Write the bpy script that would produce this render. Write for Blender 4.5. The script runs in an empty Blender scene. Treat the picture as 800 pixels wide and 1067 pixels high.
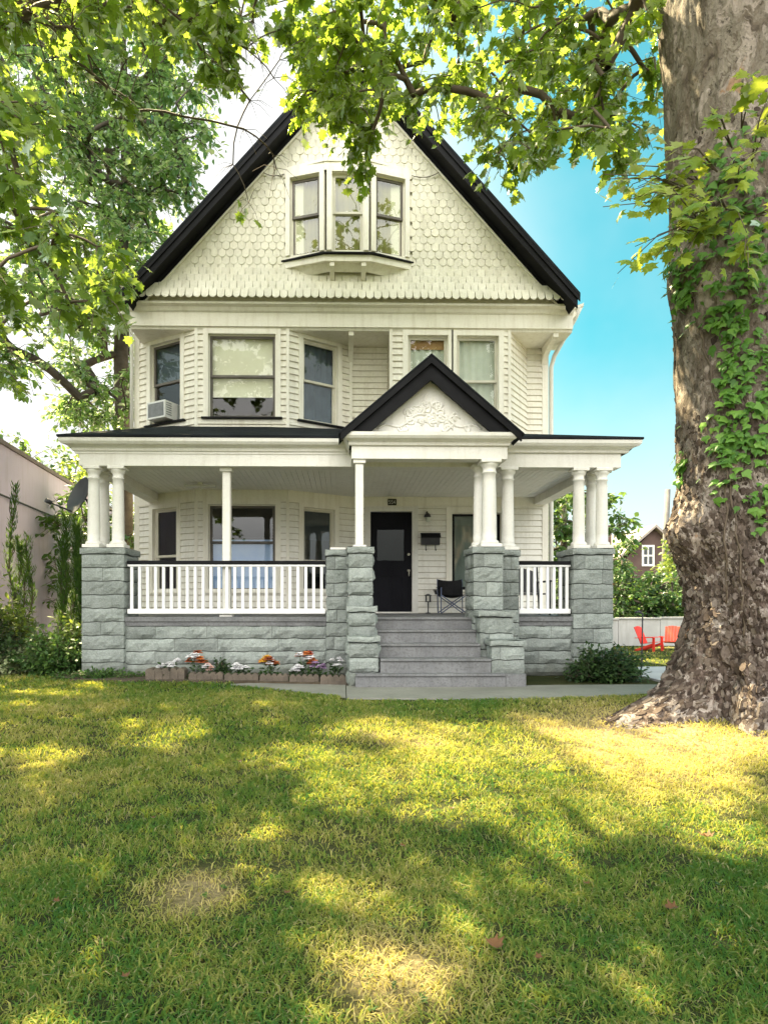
import bpy, math, random
import numpy as np
from mathutils import Vector, Matrix, noise as mnoise

random.seed(7)
RNG = np.random.default_rng(11)
sc = bpy.context.scene
COL = sc.collection

# ------------------------------------------------------------------ camera figures (metres; z = 0 is the foot of the house)
F, CX, HZ, CZ, TH = 640.0, 368.0, 629.0, 1.2, math.radians(1.0)
SUN = Vector((-0.42, 0.56, 1.0)).normalized()


def site(px, py, Y):
    """A surveyed point: the place on the vertical plane at depth Y seen along a given line of the survey photo."""
    c, s = math.cos(TH), math.sin(TH)
    u = (px - CX) / F
    X = Y * (u * c + s) / (c - u * s)
    zc = Y * c + X * s
    return Vector((X, Y, CZ + (HZ - py) * zc / F))


def smooth(a, b, x):
    t = np.clip((x - a) / (b - a), 0, 1)
    return t * t * (3 - 2 * t)


# ------------------------------------------------------------------ materials
def nodes_of(name):
    m = bpy.data.materials.new(name)
    m.use_nodes = True
    nt = m.node_tree
    nt.nodes.clear()
    out = nt.nodes.new('ShaderNodeOutputMaterial')
    return m, nt, out


def N(nt, typ, **kw):
    n = nt.nodes.new(typ)
    for k, v in kw.items():
        if hasattr(n, k):
            setattr(n, k, v)
        else:
            n.inputs[k].default_value = v
    return n


def mixc(nt, fac, a, b, blend='MIX'):
    n = nt.nodes.new('ShaderNodeMix')
    n.data_type = 'RGBA'
    n.blend_type = blend
    for sock, v in ((n.inputs[0], fac), (n.inputs[6], a), (n.inputs[7], b)):
        if isinstance(v, bpy.types.NodeSocket):
            nt.links.new(v, sock)
        elif isinstance(v, (int, float)):
            sock.default_value = v
        else:
            sock.default_value = (*v, 1)
    return n.outputs[2]


def ramp(nt, val, *stops):
    r = nt.nodes.new('ShaderNodeValToRGB')
    nt.links.new(val, r.inputs[0])
    els = r.color_ramp.elements
    while len(els) < len(stops):
        els.new(0.5)
    for e, (p, c) in zip(els, stops):
        e.position = p
        e.color = (*c, 1) if not isinstance(c, (int, float)) else (c, c, c, 1)
    return r.outputs[0]


def noise_tex(nt, vec, scale, detail=4, rough=0.55, dist=0.0):
    n = N(nt, 'ShaderNodeTexNoise', Scale=scale, Detail=detail, Roughness=rough, Distortion=dist)
    nt.links.new(vec, n.inputs['Vector'])
    return n.outputs['Fac']


def coords(nt, scale=(1, 1, 1)):
    g = N(nt, 'ShaderNodeNewGeometry')
    mp = N(nt, 'ShaderNodeMapping')
    mp.inputs['Scale'].default_value = scale
    nt.links.new(g.outputs['Position'], mp.inputs['Vector'])
    return mp.outputs[0]


def paint(name, c1, c2, scale=3.0, rough=0.55, bump=0.1, bscale=60.0, dirt=None, streak=0.0, spec=0.3, fine=None):
    """Weathered surface: two tones in patches, vertical dirt streaks, a fine bump."""
    m, nt, out = nodes_of(name)
    p = N(nt, 'ShaderNodeBsdfPrincipled', Roughness=rough)
    p.inputs['Specular IOR Level'].default_value = spec
    v = coords(nt)
    f = noise_tex(nt, v, scale, 5, 0.6)
    col = mixc(nt, ramp(nt, f, (0.35, 0.0), (0.68, 1.0)), c1, c2)
    if fine:
        f2 = noise_tex(nt, v, scale * 14, 3, 0.7)
        col = mixc(nt, ramp(nt, f2, (0.48, 0.0), (0.66, fine[0])), col, fine[1])
    if dirt:
        vs = coords(nt, (7.0, 7.0, 0.7))
        f3 = noise_tex(nt, vs, 1.3, 5, 0.65)
        col = mixc(nt, ramp(nt, f3, (0.5, 0.0), (0.8, streak)), col, dirt)
    nt.links.new(col, p.inputs['Base Color'])
    if bump:
        b = N(nt, 'ShaderNodeBump', Strength=bump, Distance=0.02)
        nt.links.new(noise_tex(nt, v, bscale, 4, 0.6), b.inputs['Height'])
        nt.links.new(b.outputs[0], p.inputs['Normal'])
    nt.links.new(p.outputs[0], out.inputs[0])
    return m


def leafmat(name, dark, mid, light, trans=0.45, tcol=None, gloss=0.12, patch=0.6):
    """Leaf blade: coloured per leaf, in light and dark clumps, lets the sun through."""
    m, nt, out = nodes_of(name)
    g = N(nt, 'ShaderNodeNewGeometry')
    v = coords(nt)
    f = noise_tex(nt, v, patch, 3, 0.6)
    rnd = g.outputs['Random Per Island']
    mx = N(nt, 'ShaderNodeMath', operation='MULTIPLY_ADD')
    nt.links.new(rnd, mx.inputs[0])
    mx.inputs[1].default_value = 0.55
    ad = N(nt, 'ShaderNodeMath', operation='MULTIPLY_ADD')
    nt.links.new(f, ad.inputs[0])
    ad.inputs[1].default_value = 1.1
    ad.inputs[2].default_value = -0.33
    nt.links.new(ad.outputs[0], mx.inputs[2])
    col = ramp(nt, mx.outputs[0], (0.15, dark), (0.5, mid), (0.9, light))
    d = N(nt, 'ShaderNodeBsdfDiffuse')
    nt.links.new(col, d.inputs[0])
    t = N(nt, 'ShaderNodeBsdfTranslucent')
    tc = mixc(nt, 0.65, col, tcol or light)
    nt.links.new(tc, t.inputs[0])
    ms = N(nt, 'ShaderNodeMixShader')
    ms.inputs[0].default_value = trans
    nt.links.new(d.outputs[0], ms.inputs[1])
    nt.links.new(t.outputs[0], ms.inputs[2])
    gl = N(nt, 'ShaderNodeBsdfGlossy', Roughness=0.4)
    gl.inputs[0].default_value = (0.9, 0.95, 0.9, 1)
    fr = N(nt, 'ShaderNodeFresnel', IOR=1.35)
    fm = N(nt, 'ShaderNodeMath', operation='MULTIPLY')
    nt.links.new(fr.outputs[0], fm.inputs[0])
    fm.inputs[1].default_value = gloss * 4
    m2 = N(nt, 'ShaderNodeMixShader')
    nt.links.new(fm.outputs[0], m2.inputs[0])
    nt.links.new(ms.outputs[0], m2.inputs[1])
    nt.links.new(gl.outputs[0], m2.inputs[2])
    nt.links.new(m2.outputs[0], out.inputs[0])
    return m


def glass(name, tint=(0.85, 0.9, 0.9), refl=0.16):
    m, nt, out = nodes_of(name)
    t = N(nt, 'ShaderNodeBsdfTransparent')
    t.inputs[0].default_value = (*tint, 1)
    g = N(nt, 'ShaderNodeBsdfGlossy', Roughness=0.015)
    g.inputs[0].default_value = (1, 1, 1, 1)
    b = N(nt, 'ShaderNodeBump', Strength=0.03, Distance=0.02)
    nt.links.new(noise_tex(nt, coords(nt), 2.5, 2), b.inputs['Height'])
    nt.links.new(b.outputs[0], g.inputs['Normal'])
    lw = N(nt, 'ShaderNodeLayerWeight', Blend=0.5)
    pw = N(nt, 'ShaderNodeMath', operation='POWER')
    nt.links.new(lw.outputs['Facing'], pw.inputs[0])
    pw.inputs[1].default_value = 4.0
    a = N(nt, 'ShaderNodeMath', operation='ADD', use_clamp=True)
    nt.links.new(pw.outputs[0], a.inputs[0])
    a.inputs[1].default_value = refl
    mx = N(nt, 'ShaderNodeMixShader')
    nt.links.new(a.outputs[0], mx.inputs[0])
    nt.links.new(t.outputs[0], mx.inputs[1])
    nt.links.new(g.outputs[0], mx.inputs[2])
    nt.links.new(mx.outputs[0], out.inputs[0])
    return m


def stonemat(name, *a, tones=(.74, 1.16), **k):
    """painted rock-faced block: a slightly different tone for every block"""
    m = paint(name, *a, **k)
    nt = m.node_tree
    p = [n for n in nt.nodes if n.type == 'BSDF_PRINCIPLED'][0]
    src = p.inputs['Base Color'].links[0].from_socket
    g = N(nt, 'ShaderNodeNewGeometry')
    tone = ramp(nt, g.outputs['Random Per Island'], (0.0, tones[0]), (1.0, tones[1]))
    col = mixc(nt, 1.0, src, tone, 'MULTIPLY')
    # damp, soiled foot of the wall
    sp = N(nt, 'ShaderNodeSeparateXYZ')
    nt.links.new(g.outputs['Position'], sp.inputs[0])
    ad = N(nt, 'ShaderNodeMath', operation='MULTIPLY_ADD')
    nt.links.new(noise_tex(nt, coords(nt), 4.0, 4, .6), ad.inputs[0])
    ad.inputs[1].default_value = .5
    nt.links.new(sp.outputs[2], ad.inputs[2])
    col = mixc(nt, ramp(nt, ad.outputs[0], (.30, .65), (.62, .0)), col, (.085, .085, .06))
    nt.links.new(col, p.inputs['Base Color'])
    return m


M = {}
M['cream'] = paint('cream_siding', (0.84, 0.81, 0.72), (0.79, 0.752, 0.655), 1.4, 0.65, 0.25, 40, (0.42, 0.35, 0.25), 0.5, fine=(0.22, (0.55, 0.49, 0.39)))
M['cream_low'] = paint('lower_siding', (0.86, 0.84, 0.78), (0.81, 0.785, 0.71), 1.4, 0.65, 0.25, 40, (0.44, 0.39, 0.31), 0.45, fine=(0.2, (0.58, 0.53, 0.45)))
M['lap'] = paint('lap_shade_grime', (0.58, 0.53, 0.43), (0.48, 0.43, 0.34), 2.0, 0.8, 0)  # darker board edge: lap shadow painted in, with some grime
M['shingle'] = stonemat('cream_shingle',  (0.80, 0.772, 0.66), (0.745, 0.712, 0.595), 2.0, 0.75, 0.3, 50, (0.44, 0.40, 0.28), 0.5, tones=(.90, 1.04), fine=(0.25, (0.52, 0.47, 0.35)))
M['trim'] = paint('cream_trim', (0.86, 0.828, 0.742), (0.81, 0.775, 0.68), 2.0, 0.6, 0.15, 50, (0.46, 0.39, 0.28), 0.42, fine=(0.15, (0.55, 0.48, 0.37)))
M['white'] = paint('white_paint', (0.80, 0.785, 0.74), (0.74, 0.72, 0.665), 2.5, 0.6, 0.15, 60, (0.50, 0.46, 0.39), 0.42, fine=(0.18, (0.52, 0.48, 0.42)))
M['rail_white'] = paint('railing_white', (0.84, 0.84, 0.84), (0.78, 0.78, 0.78), 3, 0.45, 0.05, 60)
M['black'] = paint('black_paint', (0.006, 0.006, 0.007), (0.011, 0.011, 0.013), 3, 0.6, 0.1, 40, spec=.12)
M['roof'] = paint('black_roofing', (0.012, 0.013, 0.016), (0.024, 0.027, 0.032), 2, 0.85, 0.6, 90, spec=.1)
M['ceiling'] = paint('porch_ceiling_paint', (0.86, 0.845, 0.80), (0.79, 0.775, 0.72), 1.2, 0.6, 0.1, 40, (0.36, 0.33, 0.27), 0.25)
M['stone'] = stonemat('grey_painted_stone', (0.285, 0.314, 0.296), (0.20, 0.226, 0.210), 3.5, 0.75, 0.9, 34, (0.13, 0.14, 0.13), 0.45, fine=(0.45, (0.42, 0.435, 0.42)))
M['mortar'] = paint('dark_joint', (0.075, 0.08, 0.073), (0.05, 0.055, 0.05), 4, 0.9, 0.3, 60)
M['step'] = paint('grey_step_paint', (0.19, 0.192, 0.198), (0.125, 0.127, 0.134), 2.6, 0.65, 0.3, 40, (0.07, 0.068, 0.062), 0.5, fine=(0.6, (0.075, 0.073, 0.07)))
M['sash'] = paint('dark_sash', (0.17, 0.15, 0.13), (0.10, 0.09, 0.08), 3, 0.5, 0.1, 60)
M['sash_light'] = paint('pale_sash', (0.66, 0.63, 0.54), (0.56, 0.53, 0.44), 3, 0.5, 0.1, 60)
M['glass'] = glass('window_glass', (.92, .95, .94), .035)
M['glass_dark'] = glass('porch_glass', (0.5, 0.55, 0.55), 0.085)
M['glass_door'] = glass('door_glass', (.45, .5, .45), .02)
M['glass_sky'] = glass('bay_glass', (.9, .93, .95), .09)
M['reflected_sky'] = paint('sky_reflection_blue', (0.36, 0.52, 0.80), (0.50, 0.63, 0.84), 2.2, 0.9, 0.2, 16)  # blue painted to imitate sky reflected in the lower bay pane
M['glass_attic'] = glass('attic_glass', (.85, .88, .78), .07)
M['blind'] = paint('cream_blind', (0.88, 0.84, 0.68), (0.80, 0.75, 0.58), 1.5, 0.8, 0.1, 20)
M['curtain_blue'] = paint('blue_grey_curtain', (0.085, 0.11, 0.14), (0.045, 0.058, 0.078), 3, 0.9, 0.2, 20)
M['curtain_white'] = paint('pale_curtain', (0.66, 0.68, 0.60), (0.52, 0.55, 0.48), 2.5, 0.9, 0.2, 16)
M['curtain_tan'] = paint('tan_curtain', (0.33, 0.30, 0.14), (0.17, 0.17, 0.075), 2.5, 0.9, 0.2, 16)
M['wood_shade'] = paint('bamboo_shade', (0.45, 0.26, 0.12), (0.33, 0.18, 0.08), 9, 0.7, 0.3, 60)
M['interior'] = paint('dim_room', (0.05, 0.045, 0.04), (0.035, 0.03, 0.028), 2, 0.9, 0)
M['door'] = paint('black_door', (0.004, 0.004, 0.007), (0.008, 0.008, 0.012), 3, 0.5, 0.05, 40, spec=.1)
M['brass'] = paint('pale_metal', (0.62, 0.58, 0.48), (0.5, 0.47, 0.4), 5, 0.3, 0)
M['dark_metal'] = paint('dark_metal', (0.03, 0.03, 0.035), (0.05, 0.05, 0.055), 6, 0.45, 0.05, 60)
M['chair_leg'] = paint('blue_grey_tube', (0.12, 0.15, 0.24), (0.09, 0.11, 0.18), 6, 0.4, 0)
M['fabric'] = paint('black_fabric', (0.008, 0.008, 0.009), (0.014, 0.014, 0.016), 20, 0.9, 0.3, 200)
M['ac'] = paint('appliance_white', (0.70, 0.70, 0.68), (0.62, 0.62, 0.60), 5, 0.4, 0)
M['ac_dark'] = paint('appliance_grille', (0.20, 0.21, 0.22), (0.28, 0.29, 0.30), 9, 0.5, 0.3, 120)
M['concrete'] = paint('walk_concrete', (0.24, 0.235, 0.205), (0.175, 0.172, 0.15), 1.6, 0.85, 0.35, 70, fine=(0.4, (0.16, 0.155, 0.13)))
M['drive'] = paint('drive_concrete', (0.42, 0.42, 0.43), (0.34, 0.34, 0.36), 1.0, 0.85, 0.3, 60)
M['edging'] = paint('brown_concrete_edging', (0.125, 0.10, 0.078), (0.08, 0.066, 0.052), 8, 0.9, 0.5, 80, fine=(0.4, (0.2, 0.17, 0.14)))
M['soil'] = paint('garden_soil', (0.06, 0.045, 0.03), (0.10, 0.08, 0.055), 6, 0.95, 0.8, 60)
M['pink'] = paint('mauve_stucco', (0.57, 0.50, 0.68), (0.50, 0.44, 0.60), 0.6, 0.85, 0.2, 40, (0.30, 0.24, 0.25), 0.35)
M['pink_cap'] = paint('mauve_coping', (0.22, 0.18, 0.185), (0.16, 0.13, 0.14), 2, 0.8, 0.2, 40)
M['whitewall'] = paint('whitewashed_wall', (0.45, 0.45, 0.44), (0.30, 0.30, 0.29), 0.5, 0.85, 0.2, 30, (0.25, 0.24, 0.20), 0.5)
M['brown_brick'] = paint('brown_cladding', (0.075, 0.048, 0.042), (0.11, 0.072, 0.062), 1.2, 0.85, 0.3, 20)
M['tan_roof'] = paint('faded_roofing', (0.30, 0.255, 0.23), (0.36, 0.31, 0.28), 1.2, 0.85, 0.3, 20)
M['pole'] = paint('weathered_pole', (0.17, 0.16, 0.15), (0.12, 0.112, 0.105), 5, 0.85, 0.3, 30)
M['red'] = paint('red_plastic', (0.72, 0.05, 0.035), (0.62, 0.04, 0.03), 4, 0.4, 0)
M['orange'] = paint('orange_plastic', (0.75, 0.10, 0.045), (0.65, 0.085, 0.04), 4, 0.4, 0)
M['dish'] = paint('grey_dish', (0.07, 0.072, 0.075), (0.05, 0.05, 0.054), 5, 0.5, 0)
M['twig'] = paint('twig_bark', (0.085, 0.065, 0.045), (0.13, 0.10, 0.075), 8, 0.85, 0.3, 40)
M['far_bark'] = paint('grey_brown_bark', (0.07, 0.055, 0.045), (0.12, 0.10, 0.08), 6, 0.9, 0.5, 25)
M['plate'] = paint('number_plate_black', (0.012, 0.01, 0.008), (0.02, 0.017, 0.014), 6, 0.4, 0)
M['leaf_syc'] = leafmat('sycamore_leaf', (0.04, 0.09, 0.018), (0.10, 0.165, 0.024), (0.20, 0.27, 0.03), 0.56, (0.50, 0.68, 0.06))
M['leaf_left'] = leafmat('maple_leaf', (0.035, 0.085, 0.02), (0.09, 0.165, 0.028), (0.20, 0.27, 0.035), 0.56, (0.50, 0.66, 0.07))
M['leaf_back'] = leafmat('far_tree_leaf', (0.034, 0.10, 0.046), (0.085, 0.18, 0.07), (0.24, 0.34, 0.08), 0.54, (0.48, 0.70, 0.16), patch=0.5)
M['leaf_shoot'] = leafmat('shoot_leaf', (0.07, 0.14, 0.025), (0.17, 0.26, 0.03), (0.36, 0.42, 0.05), 0.45, (0.75, 0.8, 0.08), patch=2.0)
M['leaf_ivy'] = leafmat('ivy_leaf', (0.05, 0.13, 0.025), (0.10, 0.22, 0.035), (0.19, 0.34, 0.06), 0.35, (0.25, 0.45, 0.06))
M['leaf_dark'] = leafmat('dark_shrub_leaf', (0.012, 0.03, 0.010), (0.028, 0.06, 0.018), (0.06, 0.105, 0.03), 0.3, (0.16, 0.26, 0.05), patch=2.0)
M['leaf_mid'] = leafmat('green_shrub_leaf', (0.025, 0.06, 0.018), (0.05, 0.11, 0.028), (0.11, 0.19, 0.04), 0.4, (0.26, 0.40, 0.06), patch=1.2)
M['leaf_lime'] = leafmat('lime_shrub_leaf', (0.045, 0.085, 0.02), (0.11, 0.17, 0.03), (0.27, 0.33, 0.05), 0.45, (0.5, 0.6, 0.08), patch=1.5)
M['leaf_pale'] = leafmat('pale_leaf', (0.10, 0.15, 0.05), (0.28, 0.33, 0.16), (0.52, 0.55, 0.34), 0.4, (0.5, 0.6, 0.2), patch=1.5)
for nm, c in (('white', (0.82, 0.80, 0.82)), ('orange', (0.60, 0.20, 0.06)), ('pink', (0.80, 0.52, 0.45)), ('red', (0.40, 0.05, 0.035)),
              ('purple', (0.42, 0.28, 0.46)), ('yellow', (0.75, 0.42, 0.05)), ('rust', (0.34, 0.085, 0.03))):
    M['petal_' + nm] = leafmat('petal_' + nm, tuple(x * .7 for x in c), c, tuple(min(1, x * 1.1) for x in c), 0.3, c, 0.05)
M['dead_leaf'] = leafmat('dead_leaf', (0.09, 0.045, 0.025), (0.16, 0.08, 0.04), (0.24, 0.125, 0.065), 0.2, (0.5, 0.2, 0.05))


# --- bark
def bark():
    m, nt, out = nodes_of('plane_tree_bark')
    p = N(nt, 'ShaderNodeBsdfPrincipled', Roughness=0.85)
    p.inputs['Specular IOR Level'].default_value = 0.15
    v = coords(nt, (1, 1, 0.62))
    warp = N(nt, 'ShaderNodeTexNoise', Scale=5.0, Detail=4)
    nt.links.new(v, warp.inputs['Vector'])
    wv = N(nt, 'ShaderNodeVectorMath', operation='MULTIPLY_ADD')
    nt.links.new(warp.outputs['Color'], wv.inputs[0])
    wv.inputs[1].default_value = (0.28, 0.28, 0.28)
    nt.links.new(v, wv.inputs[2])
    sep = N(nt, 'ShaderNodeSeparateXYZ')
    g = N(nt, 'ShaderNodeNewGeometry')
    nt.links.new(g.outputs['Position'], sep.inputs[0])
    hi = ramp(nt, sep.outputs[2], (0.0, 0.0), (1.0, 1.0))          # 0..1 m
    mr = N(nt, 'ShaderNodeMapRange')
    nt.links.new(sep.outputs[2], mr.inputs[0])
    mr.inputs[1].default_value = 1.2
    mr.inputs[2].default_value = 5.0
    # flakes: each plate of bark has a tone of its own
    def flakes(scale, rnd=1.0):
        vo = N(nt, 'ShaderNodeTexVoronoi', Scale=scale, Randomness=rnd)
        nt.links.new(wv.outputs[0], vo.inputs['Vector'])
        sp = N(nt, 'ShaderNodeSeparateColor')
        nt.links.new(vo.outputs['Color'], sp.inputs[0])
        return sp.outputs[0], vo.outputs['Distance']
    fa, da = flakes(9.0)
    fb, dbb = flakes(23.0)
    f1 = noise_tex(nt, wv.outputs[0], 9.0, 6, 0.7)
    mixv = N(nt, 'ShaderNodeMath', operation='MULTIPLY_ADD')
    nt.links.new(fa, mixv.inputs[0])
    mixv.inputs[1].default_value = .32
    m2 = N(nt, 'ShaderNodeMath', operation='MULTIPLY_ADD')
    nt.links.new(fb, m2.inputs[0])
    m2.inputs[1].default_value = .34
    nt.links.new(mixv.outputs[0], m2.inputs[2])
    nt.links.new(f1, mixv.inputs[2])
    low = ramp(nt, m2.outputs[0], (0.56, (0.034, 0.024, 0.020)), (0.76, (0.095, 0.068, 0.055)), (0.90, (0.17, 0.13, 0.11)), (1.0, (0.36, 0.31, 0.275)))
    f2 = noise_tex(nt, wv.outputs[0], 5.2, 7, 0.68, .5)
    high = ramp(nt, f2, (0.32, (0.085, 0.066, 0.05)), (0.44, (0.17, 0.135, 0.10)), (0.52, (0.225, 0.19, 0.15)), (0.60, (0.28, 0.24, 0.19)), (0.64, (0.15, 0.12, 0.09)), (0.72, (0.21, 0.175, 0.135)))
    col = mixc(nt, mr.outputs[0], low, high)
    f3 = noise_tex(nt, wv.outputs[0], 3.4, 5, 0.6, 1.2)
    pale = ramp(nt, f3, (0.56, 0.0), (0.585, 0.9))
    pk = N(nt, 'ShaderNodeMapRange')
    nt.links.new(sep.outputs[2], pk.inputs[0])
    pk.inputs[1].default_value, pk.inputs[2].default_value, pk.inputs[3].default_value, pk.inputs[4].default_value = .4, 1.9, .12, .85
    pm = N(nt, 'ShaderNodeMath', operation='MULTIPLY')
    nt.links.new(pale, pm.inputs[0])
    nt.links.new(pk.outputs[0], pm.inputs[1])
    col = mixc(nt, pm.outputs[0], col, (0.40, 0.335, 0.285))
    f5 = noise_tex(nt, wv.outputs[0], 3.4, 3, 0.5, 1.0)
    rust = ramp(nt, f5, (0.67, 0.0), (0.72, 0.6))
    col = mixc(nt, rust, col, (0.33, 0.16, 0.055))
    f6 = noise_tex(nt, wv.outputs[0], 30, 4, 0.7)
    col = mixc(nt, ramp(nt, f6, (0.34, .8), (0.45, .0)), col, (0.035, 0.026, 0.02))
    crack = fb
    nt.links.new(col, p.inputs['Base Color'])
    h1 = N(nt, 'ShaderNodeMath', operation='MULTIPLY_ADD')
    nt.links.new(crack, h1.inputs[0])
    h1.inputs[1].default_value = 0.45
    nt.links.new(noise_tex(nt, wv.outputs[0], 16, 6, 0.7), h1.inputs[2])
    b = N(nt, 'ShaderNodeBump', Strength=1.0, Distance=0.05)
    nt.links.new(h1.outputs[0], b.inputs['Height'])
    nt.links.new(b.outputs[0], p.inputs['Normal'])
    nt.links.new(p.outputs[0], out.inputs[0])
    return m


M['bark'] = bark()


def bark_scale():
    m, nt, out = nodes_of('bark_scales')
    p = N(nt, 'ShaderNodeBsdfPrincipled', Roughness=.9)
    p.inputs['Specular IOR Level'].default_value = .1
    g = N(nt, 'ShaderNodeNewGeometry')
    v = coords(nt)
    ad = N(nt, 'ShaderNodeMath', operation='MULTIPLY_ADD')
    nt.links.new(noise_tex(nt, v, 40, 4, .7), ad.inputs[0])
    ad.inputs[1].default_value = .6
    ad2 = N(nt, 'ShaderNodeMath', operation='MULTIPLY_ADD')
    nt.links.new(g.outputs['Random Per Island'], ad2.inputs[0])
    ad2.inputs[1].default_value = .7
    ad2.inputs[2].default_value = -.15
    nt.links.new(ad2.outputs[0], ad.inputs[2])
    col = ramp(nt, ad.outputs[0], (.12, (.03, .022, .018)), (.45, (.085, .064, .052)), (.76, (.155, .128, .108)), (1.0, (.31, .27, .24)))
    nt.links.new(col, p.inputs['Base Color'])
    b = N(nt, 'ShaderNodeBump', Strength=.6, Distance=.01)
    nt.links.new(noise_tex(nt, v, 70, 3, .7), b.inputs['Height'])
    nt.links.new(b.outputs[0], p.inputs['Normal'])
    nt.links.new(p.outputs[0], out.inputs[0])
    return m


M['bark_scale'] = bark_scale()


def lawn_tone(nt, vec):
    """0 = lush green, 1 = dry straw: shared by the blades and the soil below them."""
    a = noise_tex(nt, vec, 0.55, 4, 0.6)
    b = noise_tex(nt, vec, 2.6, 4, 0.65)
    s = N(nt, 'ShaderNodeMath', operation='MULTIPLY_ADD')
    nt.links.new(b, s.inputs[0])
    s.inputs[1].default_value = 0.55
    nt.links.new(a, s.inputs[2])
    # dry ground beside the trunk and one worn patch in the middle
    acc = s.outputs[0]
    for (x, y, r, k) in ((2.7, 5.4, 1.9, 0.34), (-0.75, 2.95, 0.42, 0.42), (0.15, 2.35, 0.5, 0.30), (0.6, 5.3, 1.1, 0.10), (-1.3, 6.4, 1.0, 0.06)):
        d = N(nt, 'ShaderNodeVectorMath', operation='DISTANCE')
        fl = N(nt, 'ShaderNodeVectorMath', operation='MULTIPLY')
        nt.links.new(vec, fl.inputs[0])
        fl.inputs[1].default_value = (1, 1, 0)
        nt.links.new(fl.outputs[0], d.inputs[0])
        d.inputs[1].default_value = (x, y, 0)
        mr = N(nt, 'ShaderNodeMapRange', interpolation_type='SMOOTHSTEP')
        nt.links.new(d.outputs['Value'], mr.inputs[0])
        mr.inputs[1].default_value = r
        mr.inputs[2].default_value = r * 0.15
        mr.inputs[3].default_value = 0
        mr.inputs[4].default_value = k
        ad = N(nt, 'ShaderNodeMath', operation='ADD')
        nt.links.new(acc, ad.inputs[0])
        nt.links.new(mr.outputs[0], ad.inputs[1])
        acc = ad.outputs[0]
    return acc


def grassmat():
    m, nt, out = nodes_of('grass_blades')
    v = coords(nt)
    tone = lawn_tone(nt, v)
    g = N(nt, 'ShaderNodeNewGeometry')
    r = N(nt, 'ShaderNodeMath', operation='MULTIPLY_ADD')
    nt.links.new(g.outputs['Random Per Island'], r.inputs[0])
    r.inputs[1].default_value = 0.34
    nt.links.new(tone, r.inputs[2])
    col = ramp(nt, r.outputs[0], (0.62, (0.017, 0.088, 0.027)), (0.86, (0.046, 0.145, 0.036)), (1.05, (0.24, 0.26, 0.07)), (1.25, (0.46, 0.38, 0.18)))
    # colour ramps stop at 1, so fit the tone in first
    for n in list(nt.nodes):
        if n.type == 'VALTORGB':
            mr = N(nt, 'ShaderNodeMapRange')
            nt.links.new(r.outputs[0], mr.inputs[0])
            mr.inputs[1].default_value = 0.62
            mr.inputs[2].default_value = 1.32
            nt.links.new(mr.outputs[0], n.inputs[0])
            for e, pos in zip(n.color_ramp.elements, (0.0, 0.36, 0.62, 0.95)):
                e.position = pos
    wn = N(nt, 'ShaderNodeTexWhiteNoise', noise_dimensions='1D')
    nt.links.new(g.outputs['Random Per Island'], wn.inputs['W'])
    col = mixc(nt, ramp(nt, wn.outputs['Value'], (.90, .0), (.91, .8)), col, (0.34, 0.29, 0.16))
    d = N(nt, 'ShaderNodeBsdfDiffuse')
    t = N(nt, 'ShaderNodeBsdfTranslucent')
    nt.links.new(col, d.inputs[0])
    nt.links.new(mixc(nt, 0.55, col, (0.85, 0.76, 0.05)), t.inputs[0])
    ms = N(nt, 'ShaderNodeMixShader')
    ms.inputs[0].default_value = 0.42
    nt.links.new(d.outputs[0], ms.inputs[1])
    nt.links.new(t.outputs[0], ms.inputs[2])
    nt.links.new(ms.outputs[0], out.inputs[0])
    return m


def groundmat():
    m, nt, out = nodes_of('lawn_soil')
    v = coords(nt)
    tone = lawn_tone(nt, v)
    mr = N(nt, 'ShaderNodeMapRange')
    nt.links.new(tone, mr.inputs[0])
    mr.inputs[1].default_value = 0.62
    mr.inputs[2].default_value = 1.25
    col = ramp(nt, mr.outputs[0], (0.0, (0.03, 0.042, 0.016)), (0.45, (0.065, 0.068, 0.028)), (0.8, (0.25, 0.20, 0.10)), (1.0, (0.33, 0.255, 0.15)))
    f = noise_tex(nt, v, 45, 4, 0.7)
    col = mixc(nt, ramp(nt, f, (0.35, 0.65), (0.6, 0.0)), col, (0.035, 0.035, 0.015))
    p = N(nt, 'ShaderNodeBsdfPrincipled', Roughness=0.95)
    p.inputs['Specular IOR Level'].default_value = 0.05
    nt.links.new(col, p.inputs['Base Color'])
    b = N(nt, 'ShaderNodeBump', Strength=0.8, Distance=0.03)
    nt.links.new(f, b.inputs['Height'])
    nt.links.new(b.outputs[0], p.inputs['Normal'])
    nt.links.new(p.outputs[0], out.inputs[0])
    return m


M['grass'] = grassmat()
M['ground'] = groundmat()

# ------------------------------------------------------------------ mesh building
ORIGIN = {}


def tag(o, label=None, cat=None, group=None, kind=None):
    if label: o['label'] = label
    if cat: o['category'] = cat
    if group: o['group'] = group
    if kind: o['kind'] = kind
    return o


def empty(name, loc, label, cat, group=None):
    o = bpy.data.objects.new(name, None)
    COL.objects.link(o)
    o.location = loc
    o.empty_display_size = 0.2
    ORIGIN[o.name] = Vector(loc)
    return tag(o, label, cat, group)


def link(name, me, parent=None, origin=None):
    o = bpy.data.objects.new(name, me)
    COL.objects.link(o)
    if parent is not None:
        o.parent = parent
        ORIGIN[o.name] = ORIGIN[parent.name]
    else:
        o.location = origin or (0, 0, 0)
        ORIGIN[o.name] = Vector(origin or (0, 0, 0))
    return o


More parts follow.
